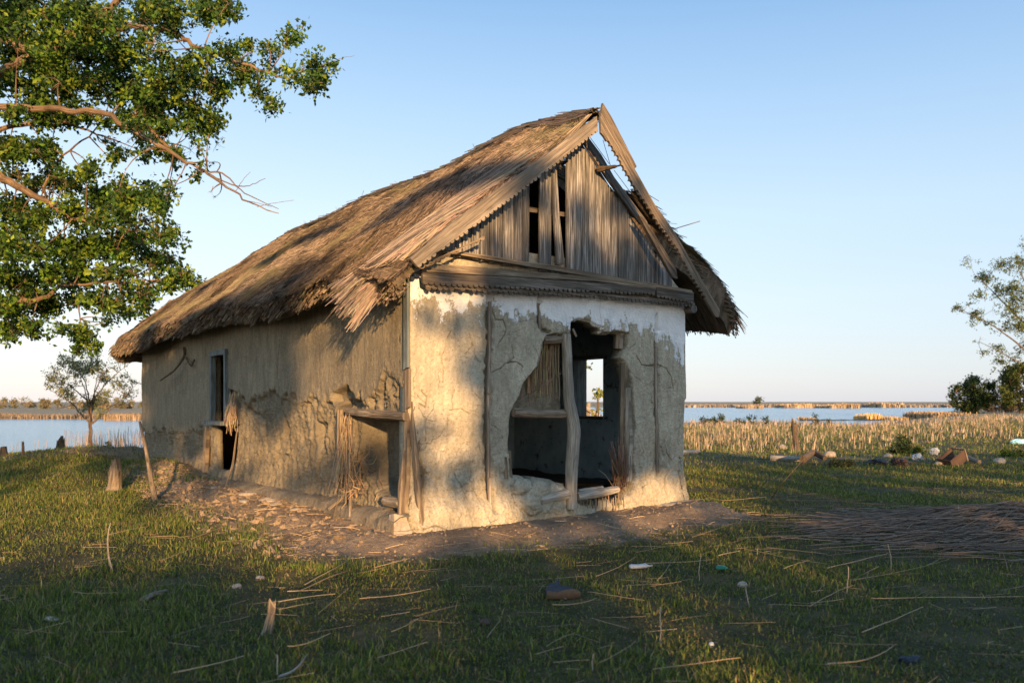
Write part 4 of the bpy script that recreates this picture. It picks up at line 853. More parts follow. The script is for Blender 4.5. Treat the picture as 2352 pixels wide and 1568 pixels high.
def round_tree(name, label, cat, px, py_top, py_base, Y, rpx, nc, nleaf, lsize, lcol, group=None, bark='bark', cy=.4, sparse=1.0, zb=None, trunk_r=.07, lean=0, tall=1.0):
    x, _, zt_ = at(px, py_top, Y); zb = gz(x, Y) if zb is None else zb; H = zt_ - zb; r = rpx * Y / FPX; c0 = np.array([x + lean, Y, zb + H * (1 - cy)])
    nleaf = int(nleaf * 1.7); cl = []; trunk = [([(x - lean * .3, Y, zb - .1), (x, Y, zb + H * .25), (x + lean * .5, Y, zb + H * .45)], trunk_r, trunk_r * .7)]; limbs = []
    for j in range(9):
        a = j * 2.4; rr = r * rng.uniform(.5, .9); e = (c0[0] + rr * math.cos(a), Y + rr * math.sin(a), c0[2] + H * cy * rng.uniform(-.6, .75)); s0 = trunk[0][0][1 + j % 2]
        limbs.append(([s0, ((s0[0] * .6 + e[0] * .4), (s0[1] * .6 + e[1] * .4), s0[2] * .45 + e[2] * .55), e], trunk_r * .45, trunk_r * .1))
    for j in range(nc):
        d = rng.normal(size=3); d /= np.linalg.norm(d); q = rng.uniform(.25, 1) ** .6
        cl.append((c0[0] + d[0] * r * q, c0[1] + d[1] * r * q, c0[2] + d[2] * H * cy * q * tall, r * rng.uniform(.10, .2) * sparse))
    return tree(name, label, cat, (x, Y, zb), trunk, limbs, cl, nleaf, lsize, lcol, bark, group, twig=trunk_r * .15)
OLIVE = [(.13, .14, .05), (.17, .17, .07), (.09, .11, .045), (.22, .20, .09)]
DKG = [(.028, .05, .012), (.045, .07, .015), (.02, .035, .01), (.06, .085, .02)]
round_tree('young_tree', 'small sparse young tree on the lake shore left of the hut', 'tree', 208, 800, 1030, 32, 108, 80, 6500, .085, [(.17, .18, .06), (.22, .21, .08), (.11, .13, .05)], cy=.34, sparse=.95, trunk_r=.075)
# right side trees
root_cl = []
for x, y, r in [(2230, 600, 18), (2260, 640, 22), (2300, 610, 22), (2340, 600, 26), (2290, 660, 28), (2330, 660, 30), (2250, 680, 18), (2220, 700, 16), (2200, 708, 12), (2280, 710, 22), (2320, 710, 26), (2360, 680, 35), (2260, 740, 20), (2300, 760, 24), (2340, 750, 28), (2240, 720, 14), (2250, 780, 14), (2290, 800, 18), (2330, 810, 22), (2370, 780, 30), (2400, 620, 50), (2450, 700, 60), (2400, 750, 50), (2480, 600, 60), (2230, 745, 12), (2260, 810, 12), (2380, 560, 30), (2300, 830, 20)]:
    root_cl.append((*at(x, y, 104 + rng.normal(0, 2)), r * 104 / FPX))
q = lambda *p: [at(x, y, 104) for x, y in p]
tree('shore_tree', 'tall sparse tree rising at the right edge behind the dark bushes', 'tree', at(2430, 965, 104), [(q((2430, 965), (2425, 900), (2410, 800)), .4, .25)],
     [(q((2410, 820), (2350, 740), (2300, 690), (2250, 640)), .18, .03), (q((2410, 800), (2380, 700), (2340, 620)), .18, .03), (q((2415, 860), (2340, 790), (2270, 740), (2200, 708)), .14, .03), (q((2420, 880), (2340, 830), (2250, 785)), .12, .03)], root_cl, 38000, .24, [(.11, .14, .04), (.15, .17, .05), (.08, .10, .035)], twig=.03)
def bush(name, label, px, y0, y1, Y, rpx, nleaf, lsize, lcol, nc=40, squash=1.0, cat='bush', group=None, zb=None, rad=.28):
    x, _, zt_ = at(px, y0, Y); zb = gz(x, Y) if zb is None else zb; H = zt_ - zb; r = rpx * Y / FPX; nleaf = int(nleaf * 1.7)
    cl = []
    for j in range(nc):
        a = rng.uniform(0, 6.28); q = rng.random() ** .5; hh = rng.random()
        prof = math.sqrt(max(0, 1 - (hh * 1.0) ** 2.2)); cl.append((x + math.cos(a) * r * q * prof * .85, Y + math.sin(a) * r * q * prof * squash * .85, zb + H * (.08 + .8 * hh), min(r, H) * rng.uniform(rad * .6, rad)))
    tr = [([(x, Y, zb - .05), (x + rng.normal(0, r * .3), Y + rng.normal(0, r * .3), zb + H * .6)], max(.01, H * .02), max(.004, H * .008)) for _ in range(5)]
    return tree(name, label, cat, (x, Y, zb), tr, [], cl, nleaf, lsize, lcol, 'bark', group, twig=max(.003, H * .006))
bush('bush', 'dark rounded bush at the water side on the right', 2235, 862, 957, 105, 64, 9000, .30, DKG, 50)
bush('bush', 'large green bush cut by the right edge under the tall tree', 2345, 825, 957, 100, 78, 13000, .30, [(.06, .085, .018), (.09, .11, .022), (.04, .06, .015)], 60)
bush('bush', 'low brown bush row between the two dark bushes', 2300, 915, 957, 114, 70, 2500, .3, [(.12, .08, .045), (.08, .07, .03)], 30)
bush('shrub', 'small dark shrub beside the white rubbish in the right field', 2077, 1002, 1055, 19.5, 34, 1600, .06, DKG, 22)
bush('shrub', 'low spreading dark shrub in front of the broken stump pile', 1932, 1058, 1095, 15.6, 50, 2200, .045, [(.04, .055, .02), (.06, .07, .03)], 30, .6)
bush('shrub', 'tiny green shrub at the water line left of the hut', 246, 1012, 1028, 31, 13, 300, .06, DKG, 8)
bush('shrub', 'bright green weed among the rubbish on the right', 2112, 1028, 1060, 18, 14, 300, .06, GREEN, 8)
bush('shrub', 'green weed clump right of the rubbish near the frame edge', 2330, 1030, 1060, 19, 40, 700, .07, GREEN, 16)
for k, (px, tall) in enumerate([(1640, 958), (1700, 952), (1728, 948), (1655, 945), (1875, 948), (1615, 955), (1760, 950), (1905, 955)]):
    bush('shrub', 'small dark shrub at the near water edge, %s from the hut wall' % ORD[[1, 3, 4, 2, 6, 0, 5, 7][k]], px, tall, 968, 66, 16 if k < 6 else 8, 260, .14, DKG, 9, group='dark shrubs along the near water edge')
bush('far_tree', 'single far tree standing above the distant right shore', 1740, 914, 925, 330, 9, 300, 1.0, [(.09, .11, .07)], 10)
for k in range(17):
    px = -10 + k * 21 + rng.normal(0, 7); sz = rng.uniform(.6, 1.25)
    bush('far_shrub', 'pale brown shrub on the far left bank, %s from the left edge' % ORD[k], px, 922 - 8 * sz + (4 if k > 13 else 0), 940, rng.uniform(150, 230), 14 * sz, 420, .45, [(.19, .16, .09), (.13, .14, .07), (.24, .19, .12)], 12, group='shrubs on the far left bank')
# tree and fence seen through the broken opening and the back window
bush('sapling', 'thin green sapling seen through the back window', 1372, 872, 965, 17, 17, 330, .085, [(.17, .19, .035), (.12, .15, .03)], 9, zb=-.1)
tree('leaning_tree', 'leafy branch tip hanging in at the top left of the back window', 'tree', (.7, 20.5, -.1), [([(.7, 20.5, -.2), (.9, 20.5, 1.6), (1.5, 20.2, 2.3)], .06, .02)], [],
     [(*at(1338, 838, 20), .16), (*at(1350, 845, 20), .12), (*at(1325, 830, 20), .2), (.9, 20.5, 2.6, .4), (.7, 20.3, 2.2, .4)], 900, .10, GREEN)
fence = empty('picket_fence', (*gp(1360, 1010)[:1], 18, 0), 'tilted wooden picket fence seen through the back window', 'fence')
def tube_obj(name, P, r, mat, parent, org, sides=6):
    V, F, ids, G = tubes(np.array([P], float), np.array([np.linspace(*r, len(P))] if hasattr(r, '__len__') else [[r] * len(P)]), sides, cap=True)
    return mk(name, V - np.array(org), F, M[mat], parent, {'g': G})
fo = tuple(fence.location)
for (x, y0_, y1_, r) in [(1341, 918, 1000, .05), (1352, 925, 1000, .05)]:
    tube_obj('fence_post', [at(x, y1_, 18), at(x - 1, y0_, 18)], r, 'pole', fence, fo)
tube_obj('fence_rail', [at(1335, 930, 17.9), at(1392, 965, 17.9)], .04, 'pole', fence, fo)
for j in range(9):
    x = 1353 + j * 5.2; tube_obj('picket', [at(x - 3, 990, 17.95), at(x + 3, 940 + j * 2.6, 17.95)], .018, 'pole', fence, fo)
# ------------------------------------------------------------------ tree and added hedge behind the camera, leaf clumps placed to cast shade
DS = 19.0
def back(px, py, o=0.0, plane='F'):
    if plane == 'F': a_ = PF((px, py), o); lx, ly, lz = a_[0], -o, a_[1]
    else: a_ = PS((px, py), o); lx, ly, lz = -o, a_[0], a_[1]
    return TCn[0] + lx * Fx - ly * Fy, TCn[1] + lx * Fy + ly * Fx, lz
def toward(p, d): return (p[0] + SX * d, p[1] + SY * d, p[2] + TA * d)
shade = []
for x, y, r in [(985, 715, 20), (1060, 745, 28), (1090, 850, 40), (1180, 700, 42), (1175, 800, 50), (1170, 890, 48), (1175, 990, 45), (1190, 1090, 45), (1060, 1100, 36), (975, 1100, 26), (1300, 690, 60), (1310, 800, 50), (1400, 750, 60), (1500, 710, 60), (1510, 800, 60), (1545, 900, 50), (1480, 950, 50), (1520, 1020, 40), (1400, 880, 60), (1310, 900, 60), (1300, 1020, 60), (1400, 1040, 60), (1240, 1150, 50), (1340, 1160, 50), (1235, 860, 45),
                (1450, 1060, 26), (1530, 560, 45), (1600, 660, 60), (1450, 610, 55), (1350, 600, 50), (1260, 570, 35), (1130, 565, 22), (1240, 450, 30), (1330, 500, 30), (1420, 480, 28), (1620, 560, 55), (1500, 430, 30), (1120, 640, 26), (1020, 640, 20), (1230, 640, 40)]:
    P = back(x, y); shade.append((*toward(P, DS + rng.normal(0, .5)), r * P[1] / FPX * 1.12))
for x, y, r in [(360, 850, 40), (420, 900, 50), (470, 860, 40), (370, 980, 25), (440, 1020, 35), (560, 860, 30), (600, 780, 30), (720, 800, 16), (690, 1100, 24), (860, 1060, 34)]:
    P = back(x, y, 0, 'S'); shade.append((*toward(P, DS + 2 + rng.normal(0, .6)), r * P[1] / FPX))
for x, y, r in [(700, 560, 26), (620, 640, 30), (1050, 450, 26), (900, 560, 22), (480, 700, 24), (1150, 380, 34), (1250, 330, 30), (1180, 320, 30), (1080, 420, 34), (1010, 400, 26), (1100, 370, 30), (1000, 480, 26), (920, 500, 30), (1280, 290, 26), (850, 600, 24), (760, 520, 24), (1200, 420, 24)]:
    P = back(x, y, -.9, 'S'); shade.append((*toward(P, DS + 4 + rng.normal(0, .6)), r * P[1] / FPX))
for x in range(1150, 1600, 42):
    for y in range(655, 1085, 44):
        if (x > 1440 and y > 1060) or (1200 < x < 1275 and 715 < y < 765): continue
        P = back(x + rng.normal(0, 6), y + rng.normal(0, 6)); shade.append((*toward(P, DS + rng.normal(0, .5)), .22))
for x in range(340, 640, 36):
    for y in range(790, 970, 40):
        if rng.random() < .68: P = back(x + rng.normal(0, 8), y + rng.normal(0, 8), 0, 'S'); shade.append((*toward(P, DS + 2 + rng.normal(0, .5)), .24))
for x, y in ((1640, 700), (1600, 640), (1620, 740), (1660, 720), (1580, 600), (1650, 650)):
    P = back(x, y); shade.append((*toward(P, DS), .3))
trA = [s for s in shade]
tree('shade_tree', 'leafy tree standing behind the viewer that shades the gable', 'tree', (6.4, -10.4, 0), [([(6.4, -10.4, -.2), (6.2, -10.5, 2.5), (5.6, -10.8, 4.6), (5.2, -10.9, 6.4)], .16, .06)], [], trA, 110000, .11, GREEN, twigs=False, gaps=0)
def grass_shade(n, seed_n):
    out = []
    for k in range(n):
        X = rng.uniform(-9, 9.5); Y = rng.uniform(1.5, 8.3) if rng.random() < .75 else rng.uniform(8.3, 14)
        if -3.6 < X < -.8 and 6.2 < Y < 9.5: continue                    # open gap: lit dirt and grass left of the corner
        if -6.5 < X < -1.8 and 5.4 < Y < 11 and rng.random() < .88: continue
        if abs(X) > 2 or Y < 7: out.append((*toward((X, Y, 0.03), Y + 9.5 + rng.normal(0, .7)), rng.uniform(.10, .27)))
    for k in range(170):
        X, Y = rng.uniform(-4.5, 4.5), rng.uniform(2.2, 5.2); 
        if abs(X) > 1.7: out.append((*toward((X, Y, .05), Y + 9.5 + rng.normal(0, .7)), rng.uniform(.08, .2)))
    for k in range(75):
        X, Y = rng.uniform(4, 15), rng.uniform(10, 19); out.append((*toward((X, Y, .1), Y + 9.5 + rng.normal(0, .7)), rng.uniform(.15, .4)))
    for k in range(60):
        X, Y = rng.uniform(3.2, 8), rng.uniform(6, 10.5); out.append((*toward((X, Y, .1), Y + 9.5 + rng.normal(0, .7)), rng.uniform(.15, .3)))
    for k in range(70):
        X, Y = rng.uniform(-15, -6.5), rng.uniform(13, 26); out.append((*toward((X, Y, .2), Y + 9.5 + rng.normal(0, .7)), rng.uniform(.3, .6)))
    return out
gs = grass_shade(400, 1)  # leaf clumps added out of view, set where the ground should be shaded
tree('added_shade_hedge', 'unseen hedge added behind the viewer to shade the grass', 'hedge', (2, -9.5, 0), [([(2, -9.6, -.1), (2.2, -9.7, 2.0)], .06, .03)], [], gs, 110000, .10, GREEN, twigs=False, gaps=0)
# ------------------------------------------------------------------ grass, straw, reeds
def blades(name, X, Y, Hh, Wd, colr, label, cat, lean=.35, mat='blade', stiff=False):
    n = len(X); Z = terr(X, Y); az = rng.uniform(0, 2 * np.pi, n); fc = rng.uniform(0, 2 * np.pi, n)
    D = np.stack([np.cos(az), np.sin(az), 0 * az], 1); S = np.stack([np.cos(fc), np.sin(fc), 0 * az], 1) * (Wd[:, None] / 2)
    ln = (lean * np.abs(rng.normal(size=n)) * Hh)[:, None]
    B0 = np.stack([X, Y, Z - .005], 1); up = np.array([0, 0, 1.])
    M1 = B0 + up * (Hh * .55)[:, None] + D * ln * .35; T1 = B0 + up * (Hh * (1 if stiff else .95))[:, None] + D * ln
    V = np.stack([B0 - S, B0 + S, M1 - S * .75, M1 + S * .75, T1], 1).reshape(-1, 3)
    i = np.arange(n)[:, None] * 5; F = np.concatenate([i + [0, 1, 3], i + [0, 3, 2], i + [2, 3, 4]], 0)
    return stuff(mk(name, V, F, M[mat], None, {'col': np.repeat(colr, 5, 0).clip(.005, .7)}), label, cat)
def scatter(n, y0, y1, pw=1.0, margin=.68, x0=None):
    Y = y0 + (y1 - y0) * rng.random(n) ** pw; X = rng.uniform(-1, 1, n) * (margin * Y + 2.4)
    return X, Y
def outside(X, Y):
    t_, s_ = hut_ts(X, Y); return ~((t_ > -.15) & (t_ < HW + .1) & (s_ > -.12) & (s_ < HD + .1))
def heap(X, Y): return np.exp(-(((X - 4.75) * .5 + (Y - 7.9) * .35) / 1.0) ** 2 - ((-(X - 4.75) * .25 + (Y - 7.9)) / .75) ** 2)
X1, Y1 = scatter(470000, 3.4, 16, 1.15)
cl_ = fbm(X1 * 1.3, Y1 * 1.3, 0, 4, 101); fine_ = noise(X1 * 9, Y1 * 9, 0, 103)
dm_ = dirtmask(X1, Y1) + .55 * fbm(X1 * 1.6, Y1 * 1.6, 0, 5, 102, .65)
keep = outside(X1, Y1) & (dm_ < .42 + .35 * rng.random(len(X1)) ** 3) & (rng.random(len(X1)) < np.clip(.55 + .95 * cl_ + .45 * fine_ + .35 * ss(0, -3, X1) * ss(6, 8, Y1), .07, 1)) & (rng.random(len(X1)) > .85 * heap(X1, Y1))
X1, Y1, cl_, fine_ = X1[keep], Y1[keep], cl_[keep], fine_[keep]
n = len(X1); leftb = ss(.5, -3, X1)
Hh = (.022 + .022 * rng.random(n) + .03 * np.clip(cl_ + .2, 0, 1) * (1 + leftb) + .045 * (rng.random(n) < .10)) * (1 + .3 * leftb * ss(6, 10, Y1)) * .74 * rng.uniform(.7, 1.25, n)
pal = np.array([(.062, .10, .013), (.095, .135, .019), (.15, .17, .03), (.06, .088, .02), (.21, .17, .075), (.13, .10, .045)]); pw_ = np.array([.20, .22, .19, .12, .16, .11])
cB = pal[rng.choice(6, n, p=pw_ / pw_.sum())] * (1 + .25 * rng.normal(size=(n, 1))).clip(.4, 1.8) * (1 + .25 * cl_[:, None])
blades('short_grass', X1, Y1, Hh, .0028 + .0038 * rng.random(n) + .0004 * Y1, cB, 'short green grass covering the ground around the hut', 'grass', .6)
Xw, Yw = scatter(205000, 3.4, 13, 1.1)
dmw = dirtmask(Xw, Yw) + .3 * fbm(Xw * 2.5, Yw * 2.5, 0, 3, 102); kw = outside(Xw, Yw) & (dmw < .45) & (rng.random(len(Xw)) < .55 + .8 * fbm(Xw * 2, Yw * 2, 0, 3, 131)); Xw, Yw = Xw[kw], Yw[kw]
V, F = leaves(np.stack([Xw, Yw, terr(Xw, Yw) + .004 + .014 * rng.random(len(Xw))], 1), rng.uniform(.010, .024, len(Xw)), asp=.7)
V[:, 2] = np.repeat(terr(Xw, Yw), 4) + .004 + np.abs(V[:, 2] - np.repeat(terr(Xw, Yw), 4)) * .8
wp = np.array([(.06, .085, .02), (.09, .11, .025), (.13, .105, .055), (.17, .13, .075), (.05, .06, .025)]); cw = wp[rng.choice(5, len(Xw), p=[.27, .22, .2, .13, .18])] * (1 + .25 * rng.normal(size=(len(Xw), 1))).clip(.4, 1.7)
stuff(mk('ground_weeds', V, F, M['leaf'], None, {'col': np.repeat(cw, 4, 0).clip(.01, .5)}), 'tiny weeds and dead leaf scraps between the grass blades', 'weeds')
X1, Y1 = scatter(215000, 12, 60, 1.5, .72)
keep = outside(X1, Y1) & (terr(X1, Y1, False) > -.79) & (rng.random(len(X1)) < .6 + .7 * fbm(X1 * .6, Y1 * .6, 0, 3, 105)); X1, Y1 = X1[keep], Y1[keep]; n = len(X1)
cB = pal[rng.choice(6, n, p=[.22, .22, .14, .14, .16, .12])] * (1 + .25 * rng.normal(size=(n, 1))).clip(.4, 1.8)
blades('field_grass', X1, Y1, (.025 + .055 * rng.random(n) ** 1.5) * (1 + .012 * Y1), .005 + .0007 * Y1, cB, 'rough green grass of the field behind the hut', 'grass', .5)
# dry reed stubble on the right
X1 = []; Y1 = 19 + 62 * rng.random(36000) ** 1.1; u1 = rng.uniform(.17, .70, len(Y1)); X1 = u1 * Y1
edge_y = np.interp(u1, [.2, .35, .5, .66], [19, 20, 26, 30]); dens = .25 + .9 * np.clip(fbm(X1 * .35, Y1 * .22, 0, 4, 111) + .25, 0, 1)
tuft = noise(X1 * 2.2, Y1 * 1.1, 0, 112)
keep = (Y1 > edge_y + 1.5 * noise(X1 * .8, 0, 0, 4)) & (rng.random(len(X1)) < dens) & (tuft > -.05) & (terr(X1, Y1, False) > -.82); X1, Y1, tuft = X1[keep], Y1[keep], tuft[keep]; n = len(X1)
dr = np.array([(.29, .22, .155), (.23, .17, .12), (.34, .27, .20), (.15, .12, .08), (.10, .115, .05)]); cB = dr[rng.choice(5, n, p=[.27, .23, .14, .16, .20])] * (1 + .2 * rng.normal(size=(n, 1))).clip(.5, 1.5)
blades('dry_reeds', X1, Y1, (.10 + .34 * rng.random(n) ** 1.7) * (1 + .5 * tuft), .010 + .0006 * Y1, cB, 'pale dry reed stubble between the field and the lake', 'reeds', .28, 'straw')
# reeds in the water left, far reed banks
def reedbank(name, label, x0, x1, Y, h_, n, colr, depth=6, zb=-.8, gaps=None, wd=None):
    X = rng.uniform((x0 - CX) / FPX * Y, (x1 - CX) / FPX * Y, n); Yy = Y + rng.uniform(-depth / 2, depth / 2, n)
    if gaps is not None: k = noise(X * gaps, Yy * gaps * .3, 0, 115) > .1; X, Yy = X[k], Yy[k]; n = len(X)
    Hh = h_ * rng.uniform(.6, 1.1, n) * (1 + .3 * noise(X * .5, 0, 0, 6)); az = rng.uniform(0, 6.28, n); W_ = (wd or Y * .0012) * rng.uniform(.6, 1.3, n)
    B0 = np.stack([X, Yy, np.full(n, zb)], 1); S = np.stack([np.cos(az), np.sin(az), 0 * az], 1) * W_[:, None]; T1 = B0 + np.stack([rng.normal(0, .08, n) * Hh, rng.normal(0, .08, n) * Hh, Hh], 1)
    V = np.stack([B0 - S, B0 + S, T1 + S * .5, T1 - S * .5], 1).reshape(-1, 3); F = np.arange(4 * n).reshape(n, 4)
    c = np.array(colr)[None] * (1 + .25 * rng.normal(size=(n, 1))).clip(.4, 1.6)
    return stuff(mk(name, V, F, M['straw'], None, {'col': np.repeat(c, 4, 0)}), label, 'reeds')
reedbank('shore_reeds', 'sparse brown reeds standing in the water left of the hut', 190, 330, 38, .7, 420, (.22, .16, .10), 9, -.82, .9, .012)
reedbank('shore_reeds', 'sparse thin reeds in the water before the far left end of the bank', 60, 200, 36, .4, 120, (.2, .15, .1), 5, -.82, .9, .012)
reedbank('far_reeds', 'orange dry reed strip at the far bank beside the hut end', 250, 335, 90, .6, 900, (.25, .18, .11), 3, -.82, None, .05)
reedbank('far_reeds', 'brown reed belt along the whole far left bank', -80, 340, 99, .55, 5000, (.16, .125, .09), 8, -.8, None, .07)
reedbank('far_reeds', 'low dry reed belt along the distant right shore', 1540, 2200, 310, .9, 5000, (.19, .155, .12), 40, -.8, None, .5)
reedbank('far_reeds', 'orange reed island in the lake left of the far tree', 1700, 1745, 250, .8, 500, (.32, .24, .15), 10, -.8, None, .3)
reedbank('far_reeds', 'broad orange reed island left of the distant lake centre', 1790, 1860, 270, 1.1, 900, (.32, .24, .15), 12, -.8, None, .3)
reedbank('far_reeds', 'orange reed island in the middle of the distant lake', 1890, 1960, 260, 1.2, 900, (.32, .24, .15), 12, -.8, None, .3)
reedbank('far_reeds', 'narrow orange reed island toward the right of the lake', 2010, 2060, 285, 1.4, 600, (.32, .24, .15), 12, -.8, None, .3)
reedbank('near_reeds', 'golden reed tufts on the spit across the near right water', 1850, 2060, 92, .4, 2500, (.38, .26, .12), 6, -.8, .3, .06)
reedbank('near_reeds', 'bright golden reed clump on the middle of the spit', 1975, 2010, 92, .65, 400, (.5, .34, .14), 4, -.8, None, .06)
reedbank('near_reeds', 'tan reed bank sloping down beside the dark round bush', 2110, 2200, 95, .95, 1800, (.30, .21, .12), 8, -.8, None, .07)
sx_, sy_ = np.meshgrid(np.linspace(0, 1, 60), np.linspace(0, 1, 6), indexing='ij')
spx = at(1840, 960, 88)[0] + sx_ * (at(2240, 960, 96)[0] - at(1840, 960, 88)[0]); spy = 88 + 6 * sx_ + (sy_ - .5) * (2 + 5 * sx_)
struct(mk('mud_spit', np.stack([spx, spy, -.86 + .16 * np.sin(sy_ * np.pi) + .05 * noise(spx, spy, 0, 2)], -1).reshape(-1, 3), gridfaces(60, 6), M['dark'], smooth=True))
# straw litter
def litter(n, xy, Lr, rr, ang=(.30, .55), zoff=(.01, .05), k=4, bend=.03, base=(.40, .29, .16)):
    X, Y = xy(n); L = rng.uniform(*Lr, n); a = rng.normal(ang[0], ang[1], n); kk = np.linspace(-.5, .5, k)
    PX = X[:, None] + np.cos(a)[:, None] * L[:, None] * kk - np.sin(a)[:, None] * L[:, None] * bend * rng.normal(size=(n, 1)) * (1 - 4 * kk ** 2)
    PY = Y[:, None] + np.sin(a)[:, None] * L[:, None] * kk + np.cos(a)[:, None] * L[:, None] * bend * rng.normal(size=(n, 1)) * (1 - 4 * kk ** 2)
    PZ = terr(PX, PY).max(1)[:, None] * .5 + terr(PX, PY) * .5 + rng.uniform(*zoff, (n, 1)) + kk * L[:, None] * rng.normal(0, .05, (n, 1))
    return np.stack([PX, PY, PZ], -1), rng.uniform(*rr, (n, 1)), np.array(base) * (1 + .3 * rng.normal(size=(n, 1))).clip(.35, 1.6)
def lobj(name, dat, label, cat):
    P, Rr, c = dat; V, F, ids, G = tubes(P, Rr, 4); return stuff(mk(name, V, F, M['straw'], None, {'col': c[ids]}), label, cat)
def xy_all(n):
    X, Y = scatter(n * 3, 3.4, 13, 1.1); k = outside(X, Y); return X[k][:n], Y[k][:n]
lobj('straw_litter', litter(620, xy_all, (.06, .34), (.0009, .002), base=(.23, .17, .105)), 'thin dry straw scattered over the grass', 'straw')
def xy_dirt(n):
    X, Y = rng.uniform(-7, 3.8, n * 14), rng.uniform(6, 16, n * 14); k = outside(X, Y) & (dirtmask(X, Y) > .45); return X[k][:n], Y[k][:n]
lobj('straw_litter', litter(170, xy_dirt, (.05, .28), (.0012, .003), zoff=(.004, .02)), 'short straw bits lying on the bare earth by the walls', 'straw')
def xy_heap(n):
    X = rng.normal(5.2, 1.5, n * 2); Y = 7.9 + (X - 4.9) * .0 + rng.normal(0, .62, n * 2) + (X - 5) * -.1; k = (X > 3.0 + .3 * (Y - 8)) & (rng.random(n * 2) < 1.2 * np.exp(-((X - 5) / 1.7) ** 2)); return X[k][:n], Y[k][:n]
dat = litter(2300, xy_heap, (.4, 1.3), (.002, .0042), (.05, .42), (.0, .0), 5, .04, (.15, .11, .08))
hp = np.exp(-((dat[0][..., 0] - 5) / 1.5) ** 2 - ((dat[0][..., 1] - 7.85) / .55) ** 2); dat[0][..., 2] += .02 + .22 * hp * rng.random((len(hp), 1))
lobj('reed_heap', dat, 'flattened heap of grey brown reeds right of the hut', 'reed heap')
# larger single stalks
LM = [('old boot', 1290, 1350), ('broken rotten stump', 612, 1420), ('white plastic bottle', 1468, 1300), ('small white shell', 1633, 1481), ('crooked pale stick', 250, 1250), ('flat grey oval stone', 118, 1422), ('corner stone of the hut', 945, 1225), ('reed heap', 1950, 1230), ('green bottle end', 1655, 1303), ('curved white stick', 672, 1545)]
seen_ = {}
def near_label(kind, x, y):
    dd, nm, lx, ly = min((math.hypot(x - a, (y - b) * 1.5), n_, a, b) for n_, a, b in LM)
    side = ('right of' if x > lx else 'left of') if abs(x - lx) > abs(y - ly) * 1.2 else ('below' if y > ly else 'above')
    k_ = (kind, side, nm); seen_[k_] = seen_.get(k_, 0) + 1
    return '%s %s the %s' % (kind, side, nm), k_
big = [((640, 1392), (770, 1372)), ((660, 1500), (760, 1470)), ((700, 1350), (795, 1298)), ((690, 1365), (800, 1318)), ((825, 1385), (990, 1362)), ((660, 1365), (742, 1362)), ((730, 1420), (800, 1360)), ((860, 1310), (940, 1290)), ((170, 1365), (270, 1367)), ((370, 1295), (440, 1270)), ((440, 1250), (530, 1215)), ((640, 1410), (720, 1395)),
       ((1370, 1330), (1460, 1285)), ((1460, 1275), (1560, 1255)), ((1480, 1300), (1640, 1290)), ((1510, 1340), (1540, 1300)), ((1650, 1280), (1700, 1270)), ((1350, 1370), (1480, 1390)), ((1590, 1240), (1700, 1205)), ((1700, 1240), (1850, 1235)), ((1710, 1265), (1900, 1300)), ((1900, 1310), (2040, 1275)), ((1980, 1460), (2120, 1400)), ((1800, 1310), (1860, 1290)),
       ((1860, 1400), (1960, 1350)), ((1960, 1340), (2180, 1290)), ((1760, 1260), (1900, 1275)), ((2000, 1380), (2352, 1375)), ((1900, 1545), (2050, 1500)), ((1500, 1560), (1700, 1530)), ((900, 1470), (960, 1440)), ((1230, 1200), (1350, 1215)), ((1560, 1180), (1760, 1160)), ((0, 1200), (60, 1170)), ((250, 1240), (340, 1220)), ((1120, 1480), (1150, 1440)), ((60, 1470), (160, 1440)), ((400, 1560), (560, 1520)), ((1270, 1400), (1370, 1385)), ((1380, 1540), (1460, 1490))]
stalks = []
for (a_, b_) in big:
    p = gp(*a_); q = gp(*b_); n = 7; kk = np.linspace(0, 1, n); X = p[0] + (q[0] - p[0]) * kk + rng.normal(0, .0012, n); Y = p[1] + (q[1] - p[1]) * kk + rng.normal(0, .003, n) + .03 * rng.normal() * (1 - (2 * kk - 1) ** 2); Z = terr(X, Y).max() * .6 + terr(X, Y) * .4 + .035
    org = np.array([X[0], Y[0], Z[0]]); rd = random.uniform(.002, .004)
    V, F, ids, G = tubes(np.stack([X, Y, Z], -1)[None], np.linspace(rd, rd * .6, n)[None], 6, cap=True); c = np.array([.33, .24, .135]) * random.uniform(.7, 1.1)
    o = mk('reed_stalk', V - org, F, M['straw'], None, {'col': np.tile(c, (len(V), 1))}); o.location = org
    stalks.append((math.hypot((a_[0] + b_[0]) / 2 - 1176, 0), o, (a_[0] + b_[0]) / 2, (a_[1] + b_[1]) / 2, abs(b_[0] - a_[0])))
up = [((1517, 1480), (1515, 1395), 0), ((1605, 1330), (1608, 1275), 0), ((2040, 1250), (2048, 1310), 0), ((1945, 1360), (1950, 1300), 0), ((1360, 1545), (1363, 1500), 0), ((635, 1560), (637, 1500), 0), ((1712, 1345), (1722, 1390), 0)]
groups_ = {}
for _, o, x_, y_, L_ in stalks:
    lb, k_ = near_label('long golden reed stalk lying' if L_ > 90 else 'short golden reed stalk lying', x_, y_); groups_.setdefault(k_, []).append((min(math.hypot(x_ - a, y_ - b) for n_, a, b in LM if n_ == k_[2]), o, lb))
for k_, ls in groups_.items():
    for i_, (_, o, lb) in enumerate(sorted(ls, key=lambda q: q[0])): tag(o, lb + ('' if len(ls) == 1 else ', %s nearest' % ('the' if i_ == 0 else ORD[i_])), 'reed stalk', 'dry reed stalks lying in the grass')
